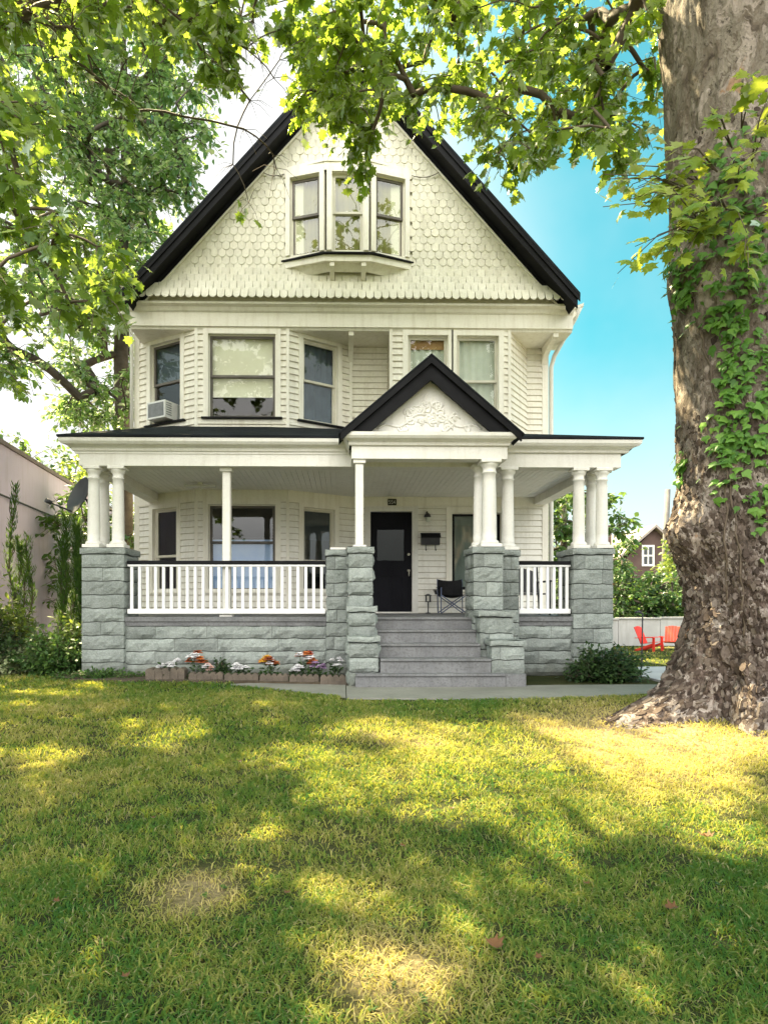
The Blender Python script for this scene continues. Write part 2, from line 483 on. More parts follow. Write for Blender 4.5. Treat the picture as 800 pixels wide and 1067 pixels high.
class MB:
    def __init__(s):
        s.v, s.f, s.sm, s.groove = [], [], [], []

    def add(s, verts, faces, sm=False):
        b = len(s.v)
        s.v.extend([tuple(v) for v in verts])
        s.f.extend([tuple(i + b for i in f) for f in faces])
        s.sm.extend([sm] * len(faces))
        return s

    def box(s, x0, x1, y0, y1, z0, z1):
        v = [(x, y, z) for z in (z0, z1) for y in (y0, y1) for x in (x0, x1)]
        return s.add(v, [(0, 2, 3, 1), (4, 5, 7, 6), (0, 1, 5, 4), (2, 6, 7, 3), (0, 4, 6, 2), (1, 3, 7, 5)])

    def bbox(s, x0, x1, y0, y1, z0, z1, b=0.008):
        """box with chamfered vertical and horizontal edges"""
        def ring(z, i):
            return [(x0 + i, y0, z), (x1 - i, y0, z), (x1, y0 + i, z), (x1, y1 - i, z), (x1 - i, y1, z), (x0 + i, y1, z), (x0, y1 - i, z), (x0, y0 + i, z)]
        def ring2(z, i):
            return [(x0 + i, y0 + i, z), (x1 - i, y0 + i, z), (x1 - i, y0 + i, z), (x1 - i, y1 - i, z), (x1 - i, y1 - i, z), (x0 + i, y1 - i, z), (x0 + i, y1 - i, z), (x0 + i, y0 + i, z)]
        def small(z):
            return [(x0 + 2 * b, y0 + b, z), (x1 - 2 * b, y0 + b, z), (x1 - b, y0 + 2 * b, z), (x1 - b, y1 - 2 * b, z), (x1 - 2 * b, y1 - b, z), (x0 + 2 * b, y1 - b, z), (x0 + b, y1 - 2 * b, z), (x0 + b, y0 + 2 * b, z)]
        v = small(z0) + ring(z0 + b, b) + ring(z1 - b, b) + small(z1)
        f = [tuple(range(7, -1, -1)), tuple(range(24, 32))]
        for k in range(3):
            for i in range(8):
                j = (i + 1) % 8
                f.append((k * 8 + i, k * 8 + j, k * 8 + 8 + j, k * 8 + 8 + i))
        return s.add(v, f)

    def prism(s, poly, vec):
        """closed extrusion of a planar polygon (3-d points) along vec"""
        n = len(poly)
        vec = Vector(vec)
        v = [Vector(p) for p in poly] + [Vector(p) + vec for p in poly]
        f = [tuple(range(n - 1, -1, -1)), tuple(range(n, 2 * n))]
        f += [(i, (i + 1) % n, n + (i + 1) % n, n + i) for i in range(n)]
        return s.add(v, f)

    def tube(s, pts, radii, n=6, cap=True, sm=True):
        pts = [Vector(p) for p in pts]
        if isinstance(radii, (int, float)):
            radii = [radii] * len(pts)
        vs, fs = [], []
        up = Vector((0, 0, 1))
        prev = None
        for i, p in enumerate(pts):
            d = (pts[min(i + 1, len(pts) - 1)] - pts[max(i - 1, 0)]).normalized()
            if prev is None:
                a = d.cross(up if abs(d.z) < 0.95 else Vector((1, 0, 0))).normalized()
            else:
                a = (prev - d * prev.dot(d)).normalized()
            prev = a
            b = d.cross(a)
            for k in range(n):
                t = 2 * math.pi * k / n
                vs.append(p + (a * math.cos(t) + b * math.sin(t)) * radii[i])
        for i in range(len(pts) - 1):
            for k in range(n):
                k2 = (k + 1) % n
                fs.append((i * n + k, i * n + k2, (i + 1) * n + k2, (i + 1) * n + k))
        s.add(vs, fs, sm)
        if cap:
            b = len(s.v) - len(vs)
            s.f.append(tuple(b + k for k in range(n - 1, -1, -1)))
            s.f.append(tuple(b + (len(pts) - 1) * n + k for k in range(n)))
            s.sm += [False, False]
        return s

    def lathe(s, prof, c, n=20, sm=True):
        """prof = (radius, z) from the bottom up, around the vertical through c"""
        v, f = [], []
        for r, z in prof:
            for k in range(n):
                t = 2 * math.pi * k / n
                v.append((c[0] + r * math.cos(t), c[1] + r * math.sin(t), z))
        for i in range(len(prof) - 1):
            for k in range(n):
                k2 = (k + 1) % n
                f.append((i * n + k, i * n + k2, (i + 1) * n + k2, (i + 1) * n + k))
        s.add(v, f, sm)
        b = len(s.v) - len(v)
        s.f.append(tuple(b + k for k in range(n - 1, -1, -1)))
        s.f.append(tuple(b + (len(prof) - 1) * n + k for k in range(n)))
        s.sm += [False, False]
        return s

    def grid(s, fn, nu, nv, sm=True):
        v = [fn(i / nu, j / nv) for j in range(nv + 1) for i in range(nu + 1)]
        f = [(j * (nu + 1) + i, j * (nu + 1) + i + 1, (j + 1) * (nu + 1) + i + 1, (j + 1) * (nu + 1) + i) for j in range(nv) for i in range(nu)]
        return s.add(v, f, sm)

    def build(s, name, mat, parent=None, origin=None):
        o0 = ORIGIN[parent.name] if parent is not None else Vector(origin or (0, 0, 0))
        me = bpy.data.meshes.new(name)
        me.from_pydata([(a[0] - o0.x, a[1] - o0.y, a[2] - o0.z) for a in s.v], [], s.f)
        me.polygons.foreach_set('use_smooth', s.sm)
        mats = mat if isinstance(mat, list) else [mat]
        for k in mats:
            me.materials.append(k)
        for i in s.groove:
            me.polygons[i].material_index = 1
        me.update()
        return link(name, me, parent, tuple(o0) if parent is None else None)


def np_mesh(name, V, T, mat, parent=None, origin=(0, 0, 0), smooth_=False):
    o0 = ORIGIN[parent.name] if parent is not None else Vector(origin)
    V = V - np.array(o0)[None, :]
    me = bpy.data.meshes.new(name)
    k = T.shape[1]
    me.vertices.add(len(V))
    me.vertices.foreach_set('co', V.astype(np.float32).ravel())
    me.loops.add(T.size)
    me.loops.foreach_set('vertex_index', T.astype(np.int32).ravel())
    me.polygons.add(len(T))
    me.polygons.foreach_set('loop_start', np.arange(0, T.size, k, dtype=np.int32))
    me.polygons.foreach_set('use_smooth', np.full(len(T), smooth_))
    me.materials.append(mat)
    me.update(calc_edges=True)
    me.validate()
    return link(name, me, parent, tuple(o0) if parent is None else None)


# ------------------------------------------------------------------ leaves
def fan(outline, cz=0.0):
    o = np.array(outline, float)
    c = np.array([[0, 0.42, cz]])
    V = np.vstack([c, np.c_[o, np.zeros(len(o))]])
    n = len(o)
    T = np.array([(0, 1 + i, 1 + (i + 1) % n) for i in range(n)])
    return V, T


half = [(0.0, 0.0), (0.16, 0.06), (0.40, 0.02), (0.30, 0.22), (0.55, 0.42), (0.30, 0.50), (0.30, 0.68), (0.12, 0.70)]
SYC = fan(half + [(0.0, 1.0)] + [(-x, y) for x, y in half[::-1][:-1]])
SYC[0][:, 2] = -0.35 * SYC[0][:, 0] ** 2 - 0.12 * (SYC[0][:, 1]) ** 2
IVY = fan([(0, 0), (0.32, 0.02), (0.48, 0.38), (0.22, 0.52), (0, 1.0), (-0.22, 0.52), (-0.48, 0.38), (-0.32, 0.02)], 0.06)
OVAL = (np.array([(0, 0, 0), (0.26, 0.35, 0.05), (0.2, 0.7, 0.02), (0, 1, -0.08), (-0.2, 0.7, 0.02), (-0.26, 0.35, 0.05)], float),
        np.array([(0, 1, 5), (1, 2, 5), (2, 4, 5), (2, 3, 4)]))
NARROW = (np.array([(0, 0, 0), (0.1, 0.4, 0.03), (0, 1, -0.05), (-0.1, 0.4, 0.03)], float), np.array([(0, 1, 3), (1, 2, 3)]))
PETAL = (np.array([(0, 0, 0), (0.4, 0.5, 0.08), (0.2, 1, 0.0), (-0.2, 1, 0.0), (-0.4, 0.5, 0.08)], float), np.array([(0, 1, 4), (1, 2, 4), (2, 3, 4)]))


def unit(a):
    return a / np.maximum(np.linalg.norm(a, axis=1, keepdims=True), 1e-9)


def leaf_mesh(name, P, D, U, S, template, mat, parent=None, origin=(0, 0, 0)):
    """P places, D tip directions, U rough normals, S sizes -> one mesh of leaves"""
    V, T = template
    D = unit(D)
    X = unit(np.cross(D, U))
    Z = np.cross(X, D)
    curl = RNG.uniform(-.4, 2.4, len(P))[:, None, None]
    asym = RNG.uniform(.75, 1.15, len(P))[:, None, None]
    W = P[:, None, :] + S[:, None, None] * (V[None, :, 0:1] * asym * X[:, None, :] + V[None, :, 1:2] * D[:, None, :] + V[None, :, 2:3] * curl * Z[:, None, :])
    n = len(V)
    TT = (T[None] + (np.arange(len(P)) * n)[:, None, None]).reshape(-1, 3)
    return np_mesh(name, W.reshape(-1, 3), TT, mat, parent, origin)


# sunny places on the lawn: light comes through gaps in the crowns here (x, y, rx, ry)
def lawn_h(x, y):
    """lawn height; works on numbers and arrays"""
    x = np.asarray(x, float); y = np.asarray(y, float)
    z = 0.09 - 0.34 * (1 - smooth(1.5, 7.2, y))
    z = z - 0.36 * smooth(8.5, 14, y) * smooth(4.6, 6.0, x) - 0.12 * smooth(13, 20, y) * smooth(4.6, 6.0, x)
    z = z + 0.035 * np.sin(x * 1.3 + 0.7) * np.sin(y * 1.1 + 2) * (1 - smooth(6.0, 7.2, y)) + 0.012 * np.sin(x * 4.1 + y * 2.3) * (1 - smooth(6.0, 7.0, y))
    d2 = (x - 4.0) ** 2 + (y - 6.0) ** 2
    return z + 0.10 * np.exp(-d2 / 2.2)


def lawn_px(px, py):
    """lawn point under a survey direction"""
    Y = 5.0
    for _ in range(12):
        p = site(px, py, Y)
        zt = float(lawn_h(p.x, Y))
        Y = max(1.2, Y * (CZ - zt) / max(CZ - p.z, 0.05))
    p = site(px, py, Y)
    return p.x, Y


GAPS = []
for (px, py, rx, ry) in ((180, 763, 44, 13), (45, 787, 60, 11), (300, 790, 60, 13), (345, 812, 40, 15), (380, 838, 30, 12), (50, 845, 38, 24), (215, 868, 58, 22), (15, 758, 20, 5),
                         (252, 912, 56, 22), (350, 935, 44, 24), (75, 910, 36, 20), (4, 885, 26, 34), (75, 985, 38, 26), (345, 1012, 58, 46), (30, 1040, 46, 24),
                         (445, 970, 38, 26), (422, 1040, 36, 34), (470, 767, 80, 13), (590, 775, 80, 16), (500, 800, 95, 18), (500, 832, 80, 20), (620, 815, 100, 28), (560, 862, 34, 26),
                         (660, 845, 70, 26), (740, 830, 70, 40), (790, 870, 50, 36), (700, 865, 40, 18), (690, 765, 70, 24), (350, 765, 22, 6), (100, 1030, 20, 14), (640, 1030, 24, 16)):
    x, y = lawn_px(px, py)
    x1, _ = lawn_px(px + rx, py)
    _, y1 = lawn_px(px, py - ry)
    GAPS.append((x, y, abs(x1 - x) * 1.24, abs(y1 - y) * 1.24))
GAPS = np.array(GAPS)


def sun_gap(P):
    """True where a leaf at P would shade one of the sunny places"""
    zg = -0.05
    t = (P[:, 2] - zg) / SUN.z
    gx = P[:, 0] - SUN.x * t
    gy = P[:, 1] - SUN.y * t
    wob = 0.22 * np.sin(gx * 5 + gy * 3) + 0.18 * np.sin(gx * 9 - gy * 7)
    d = ((gx[:, None] - GAPS[None, :, 0]) / GAPS[None, :, 2]) ** 2 + ((gy[:, None] - GAPS[None, :, 1]) / GAPS[None, :, 3]) ** 2
    return d.min(axis=1) < 1.0 + wob


def crown_tree(name, label, trunk, trunk_r, targets, leaf, size, template, mat, barkmat, per=22, spread=0.3, gaps=True, droop=0.6, twigs=4, group=None, twig_r=0.005,
               root=None, trunk_obj=True, sides=8, keep=None, maxr=0.16, extra=None):
    """A tree: limbs grown from the trunk to every place of the crown, twigs with leaves at their ends."""
    base = trunk[0]
    if root is None:
        root = empty(name, base, label, 'tree', group)
    nodes = [Vector(p) for p in trunk]
    par = [-1] + list(range(len(trunk) - 1))
    nt0 = len(nodes)
    arr = np.array([tuple(p) for p in nodes])
    start = 1 if len(trunk) > 2 else 0
    T = np.array(targets)
    d0 = np.array([np.min(np.linalg.norm(arr[start:] - t, axis=1)) for t in T])
    order = np.argsort(d0)
    paths = []
    ends = []
    for i in order:
        t = T[i]
        d = np.linalg.norm(arr - t, axis=1) + 0.35 * np.maximum(arr[:, 2] - t[2] - 0.5, 0)
        d[:start] += 50
        k = int(np.argmin(d))
        a = nodes[k]
        b = Vector(t)
        L = (b - a).length
        mid = (a + b) / 2 + Vector((random.uniform(-.12, .12) * L, random.uniform(-.12, .12) * L, (0.16 if droop > 0 else 0.05) * L))
        ids = [k]
        ns = 4 if L > 0.8 else 3
        for q in range(1, ns + 1):
            u = q / ns
            p = a * (1 - u) ** 2 + mid * 2 * u * (1 - u) + b * u * u
            p += Vector((random.gauss(0, .012), random.gauss(0, .012), random.gauss(0, .012))) * (L if q < ns else 0)
            nodes.append(p)
            par.append(ids[-1])
            ids.append(len(nodes) - 1)
        arr = np.vstack([arr, np.array([tuple(nodes[j]) for j in ids[1:]])])
        paths.append(ids)
        ends.append((ids[-1], (nodes[ids[-1]] - nodes[ids[-2]]).normalized()))
    cnt = np.zeros(len(nodes))
    for e, _ in ends:
        cnt[e] += 1
    for i in range(len(nodes) - 1, 0, -1):
        if par[i] >= 0:
            cnt[par[i]] += cnt[i]
    rad = np.minimum(twig_r * 1.6 * np.power(np.maximum(cnt, 1), 0.52), maxr)
    mb = MB()
    for ids in paths:
        r = [rad[j] for j in ids]
        r[0] = r[1]
        mb.tube([nodes[j] for j in ids], r, 5, cap=False)
    P, D, U = [], [], []
    for e, dr in ends:
        c = nodes[e]
        for w in range(twigs):
            td = Vector((dr.x + random.gauss(0, .7), dr.y + random.gauss(0, .7), dr.z * .4 + random.gauss(-0.35 * droop, .5))).normalized()
            Lw = spread * random.uniform(.7, 1.7)
            m_ = c + td * Lw * .5 + Vector((0, 0, .06 * Lw))
            q = c + td * Lw + Vector((0, 0, -.25 * Lw * droop))
            mb.tube([c, m_, q], [twig_r, twig_r * .8, twig_r * .5], 3, cap=False)
            n = max(2, per // twigs)
            for j in range(n):
                u = (j + random.random()) / n
                pos = c * (1 - u) ** 2 + m_ * 2 * u * (1 - u) + q * u * u
                side = Vector((random.gauss(0, 1), random.gauss(0, 1), random.gauss(-0.4 * droop, .6))).normalized()
                pos = pos + side * random.uniform(.02, .35) * size
                P.append(tuple(pos))
                D.append((side.x + td.x * .6, side.y + td.y * .6, side.z - droop * random.uniform(.1, 1.1)))
                U.append((random.gauss(0, .55), random.gauss(-.15, .55), 1.0))
    P = np.array(P); D = np.array(D); U = np.array(U)
    S = size * RNG.uniform(.55, 1.25, len(P))
    if gaps:
        keepm = ~sun_gap(P)
        if keep is not None:
            keepm |= keep(P) & (RNG.random(len(P)) < 0.5)
        P, D, U, S = P[keepm], D[keepm], U[keepm], S[keepm]
    if trunk_obj:
        tb = MB()
        rr = trunk_r
        tb.tube(trunk, rr, sides, cap=True)
        tb.build('trunk', barkmat, root)
    mb.build('branches', barkmat, root)
    leaf_mesh('crown', P, D, U, S, template, mat, root)
    return root


# ------------------------------------------------------------------ the house
HOUSE = empty('house', (0.13, 12.8, 0), 'three storey cream frame house with black gable roof and stone front porch', 'house')
WY = 12.8          # main wall
BY = 12.05         # bay fronts
GY = 11.95         # gable face
PY = 9.4           # porch foundation face
FLOOR, CEIL = 1.0, 3.42


class Face:
    """a vertical wall plane running from A to B (x, y); out of the wall is to the right of A->B"""
    def __init__(s, A, B):
        s.A, s.B = Vector((A[0], A[1], 0)), Vector((B[0], B[1], 0))
        s.d = (s.B - s.A)
        s.L = s.d.length
        s.d.normalize()
        s.n = Vector((s.d.y, -s.d.x, 0))

    def p(s, u, z, o=0.0):
        q = s.A + s.d * u + s.n * o
        return (q.x, q.y, z)

    def box(s, mb, u0, u1, z0, z1, o0, o1):
        v = [s.p(u, z, o) for z in (z0, z1) for o in (o1, o0) for u in (u0, u1)]
        return mb.add(v, [(0, 2, 3, 1), (4, 5, 7, 6), (0, 1, 5, 4), (2, 6, 7, 3), (0, 4, 6, 2), (1, 3, 7, 5)])

    def siding(s, mb, z0, z1, openings=(), pitch=0.122):
        n = max(1, round((z1 - z0) / pitch))
        h = (z1 - z0) / n
        for r in range(n):
            a, b = z0 + r * h, z0 + (r + 1) * h
            cuts = [(u0, u1) for (u0, u1, w0, w1) in openings if w0 < (a + b) / 2 < w1]
            spans, cur = [], 0.0
            for u0, u1 in sorted(cuts):
                if u0 > cur: spans.append((cur, u0))
                cur = max(cur, u1)
            if cur < s.L: spans.append((cur, s.L))
            for u0, u1 in spans:
                k = max(1, int((u1 - u0) / 0.5))
                for q in range(k):
                    ua, ub = u0 + (u1 - u0) * q / k, u0 + (u1 - u0) * (q + 1) / k
                    w = [0.027 + 0.005 * mnoise.noise(Vector((ux * 1.7 + s.A.x * 3, a * 5, s.A.y))) for ux in (ua, ub)]
                    dz = [0.004 * mnoise.noise(Vector((ux * 1.1 + s.A.x, a * 7 + 9, 0))) for ux in (ua, ub)]
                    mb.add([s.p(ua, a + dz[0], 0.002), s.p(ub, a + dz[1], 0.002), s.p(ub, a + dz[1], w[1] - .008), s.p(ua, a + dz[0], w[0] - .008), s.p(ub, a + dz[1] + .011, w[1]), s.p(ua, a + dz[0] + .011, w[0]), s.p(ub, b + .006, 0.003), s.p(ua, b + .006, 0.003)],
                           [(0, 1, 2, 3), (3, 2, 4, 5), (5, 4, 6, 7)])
                    mb.groove.append(len(mb.f) - 2)  # bottom strip of the board gets the painted shadow line colour
        return mb


def window(face, u0, u1, z0, z1, casing=0.10, blind=None, blind_from=0.0, sash='sash', gl='glass', mid=0.5, frame_mat='trim', sill=True, top_h=None, muntin=0, curtain_wave=0.0, upper_blind=None, top_at=1.0):
    """double hung sash window in a wall; u0..u1, z0..z1 is the glazed opening with its sash"""
    mb = MB()
    t = casing if top_h is None else top_h
    face.box(mb, u0 - casing, u0, z0 - .02, z1 + t, -.05, .035)
    face.box(mb, u1, u1 + casing, z0 - .02, z1 + t, -.05, .035)
    face.box(mb, u0, u1, z1, z1 + t, -.05, .034)
    # jamb lining, deeper and darker edge of the opening
    face.box(mb, u0, u0 + .018, z0, z1, -.13, -.051)
    face.box(mb, u1 - .018, u1, z0, z1, -.13, -.051)
    face.box(mb, u0 + .018, u1 - .018, z1 - .018, z1, -.13, -.051)
    w = mb.build('window', M[frame_mat], HOUSE)
    if sill:
        sb = MB()
        face.box(sb, u0 - casing - .03, u1 + casing + .03, z0 - .055, z0 - .022, -.05, .075)
        sb.build('sill', M['black'] if sill == 'black' else M[frame_mat], w)
    zm = z0 + (z1 - z0) * mid
    for (a, b, o) in ((zm - .02, z1 - .02, -.055), (z0, zm + .02, -.085)):
        q = MB()
        fw = .045
        ua, ub = u0 + .02, u1 - .02
        face.box(q, ua, ua + fw, a, b, o - .03, o)
        face.box(q, ub - fw, ub, a, b, o - .03, o)
        face.box(q, ua + fw, ub - fw, b - fw, b, o - .03, o)
        face.box(q, ua + fw, ub - fw, a, a + fw, o - .03, o)
        for k in range(muntin):
            um = ua + (ub - ua) * (k + 1) / (muntin + 1)
            face.box(q, um - .01, um + .01, a + fw, b - fw, o - .025, o - .004)
        q.build('sash', M[sash], w)
        g = MB()
        g.add([face.p(ua + fw - .01, a + fw - .01, o - .016), face.p(ub - fw + .01, a + fw - .01, o - .016), face.p(ub - fw + .01, b - fw + .01, o - .016), face.p(ua + fw - .01, b - fw + .01, o - .016)], [(0, 1, 2, 3)])
        g.build('pane', M[gl], w)
    if blind:
        c = MB()
        za, zt_ = z0 + (z1 - z0) * blind_from, z0 + (z1 - z0) * top_at
        nu = 24 if curtain_wave else 6
        c.grid(lambda i, j: face.p(u0 + .02 + (u1 - u0 - .04) * i, za + (zt_ - za) * j, -.145 + curtain_wave * math.sin(i * 34 + math.sin(j * 2)) + .004 * math.sin(j * 9 + i * 3)), nu, 6)
        c.build('curtain' if curtain_wave else 'blind', M[blind], w)
    if upper_blind:
        c = MB()
        za = z0 + (z1 - z0) * upper_blind[1]
        face.box(c, u0 + .02, u1 - .02, za, z1 - .02, -.124, -.119)
        c.build('blind', M[upper_blind[0]], w)
    return w


# --- walls
bay_pts = [(-4.20, WY), (-2.85, BY), (-1.07, BY), (0.18, WY)]
bL, bC, bR = Face(bay_pts[0], bay_pts[1]), Face(bay_pts[1], bay_pts[2]), Face(bay_pts[2], bay_pts[3])
Z2a, Z2b = 4.45, 6.58     # upper storey
wall_lo, wall_hi = MB(), MB()
# upper storey openings in face coordinates
UC = (0.235, 1.545, 4.86, 6.47)
UL = (0.33, 1.15, 4.86, 6.47)
UR = (0.33, 1.12, 4.86, 6.47)
LC = (0.235, 1.545, 1.46, 3.14)
LL = (0.40, 1.05, 1.46, 3.12)
LR = (0.33, 1.05, 1.46, 3.12)


def hole(w):
    return (w[0] - .05, w[1] + .05, w[2] - .03, w[3] + .06)


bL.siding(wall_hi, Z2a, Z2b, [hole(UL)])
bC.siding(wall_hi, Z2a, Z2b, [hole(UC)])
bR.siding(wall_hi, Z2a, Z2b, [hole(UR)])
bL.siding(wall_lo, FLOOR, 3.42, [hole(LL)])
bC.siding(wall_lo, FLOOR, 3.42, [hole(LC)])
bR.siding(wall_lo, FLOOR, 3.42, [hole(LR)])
# main wall: lower right part with the door, upper recess and ends
lowR = Face((0.18, WY), (4.27, WY))
DOOR = (0.40, 1.27, FLOOR, 3.12)
WR = (2.10, 3.14, 1.50, 3.10)
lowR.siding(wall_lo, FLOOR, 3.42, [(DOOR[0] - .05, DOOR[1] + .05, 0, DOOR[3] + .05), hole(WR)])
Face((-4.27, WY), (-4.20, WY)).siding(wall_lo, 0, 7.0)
# right bay upstairs
rbA = Face((0.95, WY), (0.95, BY)); rbA.n = Vector((-1, 0, 0))
rbF = Face((0.95, BY), (3.28, BY))
rbB = Face((3.28, BY), (3.84, WY))
W1 = (0.33, 1.12, 4.72, 6.47)
W2 = (1.29, 2.12, 4.72, 6.47)
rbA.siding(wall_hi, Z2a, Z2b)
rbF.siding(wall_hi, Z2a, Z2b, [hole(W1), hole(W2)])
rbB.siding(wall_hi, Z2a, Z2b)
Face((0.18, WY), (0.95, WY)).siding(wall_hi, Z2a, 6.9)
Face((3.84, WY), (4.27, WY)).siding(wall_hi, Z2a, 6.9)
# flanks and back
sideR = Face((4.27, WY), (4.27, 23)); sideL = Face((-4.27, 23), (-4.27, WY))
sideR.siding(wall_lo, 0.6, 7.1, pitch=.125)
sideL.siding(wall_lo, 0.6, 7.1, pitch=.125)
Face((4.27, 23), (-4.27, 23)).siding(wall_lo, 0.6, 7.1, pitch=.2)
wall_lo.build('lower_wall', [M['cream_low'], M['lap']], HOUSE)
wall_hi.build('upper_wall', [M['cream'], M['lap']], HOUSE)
# dim lining behind the siding so that the rooms stay dark
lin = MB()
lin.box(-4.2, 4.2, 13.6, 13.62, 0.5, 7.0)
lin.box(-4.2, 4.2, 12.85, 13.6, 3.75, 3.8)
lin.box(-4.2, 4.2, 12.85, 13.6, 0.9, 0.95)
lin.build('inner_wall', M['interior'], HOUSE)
found = MB()
found.box(-4.22, 4.22, 12.9, 22.95, -0.6, 0.62)
found.build('foundation', M['stone'], HOUSE)
# corner boards
cb = MB()
cb.box(4.17, 4.30, WY - .03, WY + .10, 0.5, 7.0)
cb.build('corner_board', M['trim'], HOUSE)
cb = MB()
cb.box(-4.30, -4.19, WY - .03, WY + .10, 0.5, 7.0)
cb.build('corner_board', M['trim'], HOUSE)
for f, u in ((bC, 0.0), (bC, bC.L)):
    for za, zb in ((Z2a, Z2b), (FLOOR, 3.4)):
        cb = MB()
        f.box(cb, u - .03, u + .03, za, zb, -.01, .028)
        cb.build('corner_board', M['trim'], HOUSE)
cb = MB()
rbF.box(cb, -.03, .03, Z2a, Z2b, -.03, .028)
cb.build('corner_board', M['trim'], HOUSE)
cb = MB()
rbF.box(cb, rbF.L - .03, rbF.L + .03, Z2a, Z2b, -.03, .028)
cb.build('corner_board', M['trim'], HOUSE)
cb = MB()
cb.box(0.12, 0.2, WY - .045, WY + .02, Z2a, 6.7)
cb.build('corner_board', M['trim'], HOUSE)
# trim under the porch ceiling
ft = MB()
for f in (bL, bC, bR, lowR):
    f.box(ft, -.005, f.L + .005, 3.20 if f is not lowR else 3.235, 3.43, .0, .042)
ft.build('frieze_trim', M['trim'], HOUSE)

# --- windows
window(bC, *UC, blind='blind', blind_from=.26, sash='sash', sill='black')
window(bL, *UL, sash='sash', blind='curtain_blue', blind_from=.5, sill='black')
window(bR, *UR, sash='sash_light', blind='curtain_blue', curtain_wave=.02, sill='black')
window(rbF, *W1, sash='sash_light', blind='curtain_white', blind_from=.0, curtain_wave=.015, upper_blind=('wood_shade', .87))
window(rbF, *W2, sash='sash_light', blind='curtain_white', blind_from=0, curtain_wave=.012)
window(bC, *LC, sash='sash', gl='glass_sky', mid=.56, blind='reflected_sky', blind_from=0, top_at=.60)  # blue sheet behind the lower pane stands in for a sky reflection
window(bL, *LL, sash='sash_light', gl='glass_dark', mid=.42)
window(bR, *LR, sash='sash_light', gl='glass_dark', mid=.36, upper_blind=('curtain_blue', .62))
window(lowR, *WR, sash='black', gl='glass_dark', blind='curtain_white', curtain_wave=.012, mid=.02, casing=.12)

# --- door
db = MB()
f = lowR
f.box(db, DOOR[0] - .12, DOOR[0], FLOOR, DOOR[3] + .1, -.08, .04)
f.box(db, DOOR[1], DOOR[1] + .12, FLOOR, DOOR[3] + .1, -.08, .04)
f.box(db, DOOR[0], DOOR[1], DOOR[3], DOOR[3] + .1, -.08, .039)
f.box(db, DOOR[0], DOOR[1], FLOOR, FLOOR + .03, -.12, .03)
db.build('door_frame', M['white'], HOUSE)
dm = MB()
o = -.06
x0, x1, zb, zt = DOOR[0] + .004, DOOR[1] - .004, FLOOR + .033, DOOR[3] - .004
ga, gb, gz0, gz1 = x0 + .14, x1 - .16, zb + 1.07, zb + 1.72
f.box(dm, x0, ga, zb, zt, o - .045, o)
f.box(dm, gb, x1, zb, zt, o - .045, o)
f.box(dm, ga, gb, gz1, zt, o - .045, o)
f.box(dm, ga, gb, zb, gz0, o - .045, o - .012)
for r in range(3):
    z = zb + .12 + r * .31
    for c in range(2):
        u = ga + .0 + c * (gb - ga) / 2
        f.box(dm, u + .03, u + (gb - ga) / 2 - .03, z, z + .24, o - .012, o + .004)
for u in (ga, (ga + gb) / 2, gb):
    f.box(dm, u - .022, u + .022, zb, gz0, o - .013, o - .001)
for k in range(4):
    z = zb + .06 + k * .31
    f.box(dm, ga, gb, z - .03, z + .03, o - .0135, o - .002)
DR = dm.build('door', M['door'], HOUSE)
g = MB(); f.box(g, ga - .01, gb + .01, gz0 - .01, gz1 + .01, o - .03, o - .02); g.build('pane', M['glass_door'], DR)
g = MB(); f.box(g, ga - .02, gb + .02, gz0 - .02, gz1 + .02, o - .16, o - .15); g.build('curtain', M['curtain_blue'], DR)
hk = MB()
hp = f.p(x1 - .06, zb + .86, o)
hk.tube([hp, (hp[0], hp[1] - .05, hp[2]), (hp[0] - .0, hp[1] - .055, hp[2] - .12)], [.014, .012, .010], 8)
hk.lathe([(.025, hp[2] - .02), (.03, hp[2]), (.025, hp[2] + .02)], (hp[0], hp[1] - .012), 10)
hk.build('handle', M['brass'], DR)
hk = MB()
hp = f.p(x1 - .06, zb + 1.20, o)
hk.tube([(hp[0], hp[1], hp[2]), (hp[0], hp[1] - .02, hp[2])], .028, 12)
hk.build('deadbolt', M['brass'], DR)

# --- cornice between the second storey and the gable
XL, XR = -4.17, 4.52
co = MB()
prof = [(12.9, 6.55), (12.04, 6.55), (12.02, 6.60), (11.99, 6.60), (11.99, 6.86), (11.955, 6.89), (11.93, 6.95), (11.86, 6.98), (11.86, 7.02), (11.95, 7.06), (12.9, 7.06)]
co.prism([(XL + .05, y, z) for y, z in prof], (XR - XL - .05, 0, 0))
co.build('cornice', M['trim'], HOUSE)
so = MB()
so.prism([(4.50, 12.0, 6.98), (4.72, 11.95, 7.04), (4.72, 23, 7.04), (4.50, 23, 6.98)], (0, 0, .05))
so.prism([(4.30, 12.02, 6.56), (4.74, 12.02, 7.05), (4.60, 12.02, 7.06), (4.28, 12.02, 6.70)], (0, 11, 0))
so.build('eave_soffit', M['trim'], HOUSE)
so = MB()
so.prism([(-4.30, 12.02, 6.80), (-4.28, 12.02, 6.95), (-4.45, 12.02, 7.06), (-4.5, 12.02, 7.05)], (0, 11, 0))
so.build('eave_soffit', M['trim'], HOUSE)


def bracket(mb, x, w=.10, y0=12.06, y1=12.78, z1=6.55, drop=.42):
    pts = [(x, y0, z1), (x, y0, z1 - .08)]
    for k in range(9):
        t = k / 8
        pts.append((x, y0 + .06 + (y1 - y0 - .06) * math.sin(t * math.pi / 2), z1 - .10 - (drop - .1) * (1 - math.cos(t * math.pi / 2))))
    pts.append((x, y1, z1))
    mb.prism(pts, (w, 0, 0))


for x in (0.12, 4.16):
    b = MB(); bracket(b, x); b.build('eave_bracket', M['trim'], HOUSE)

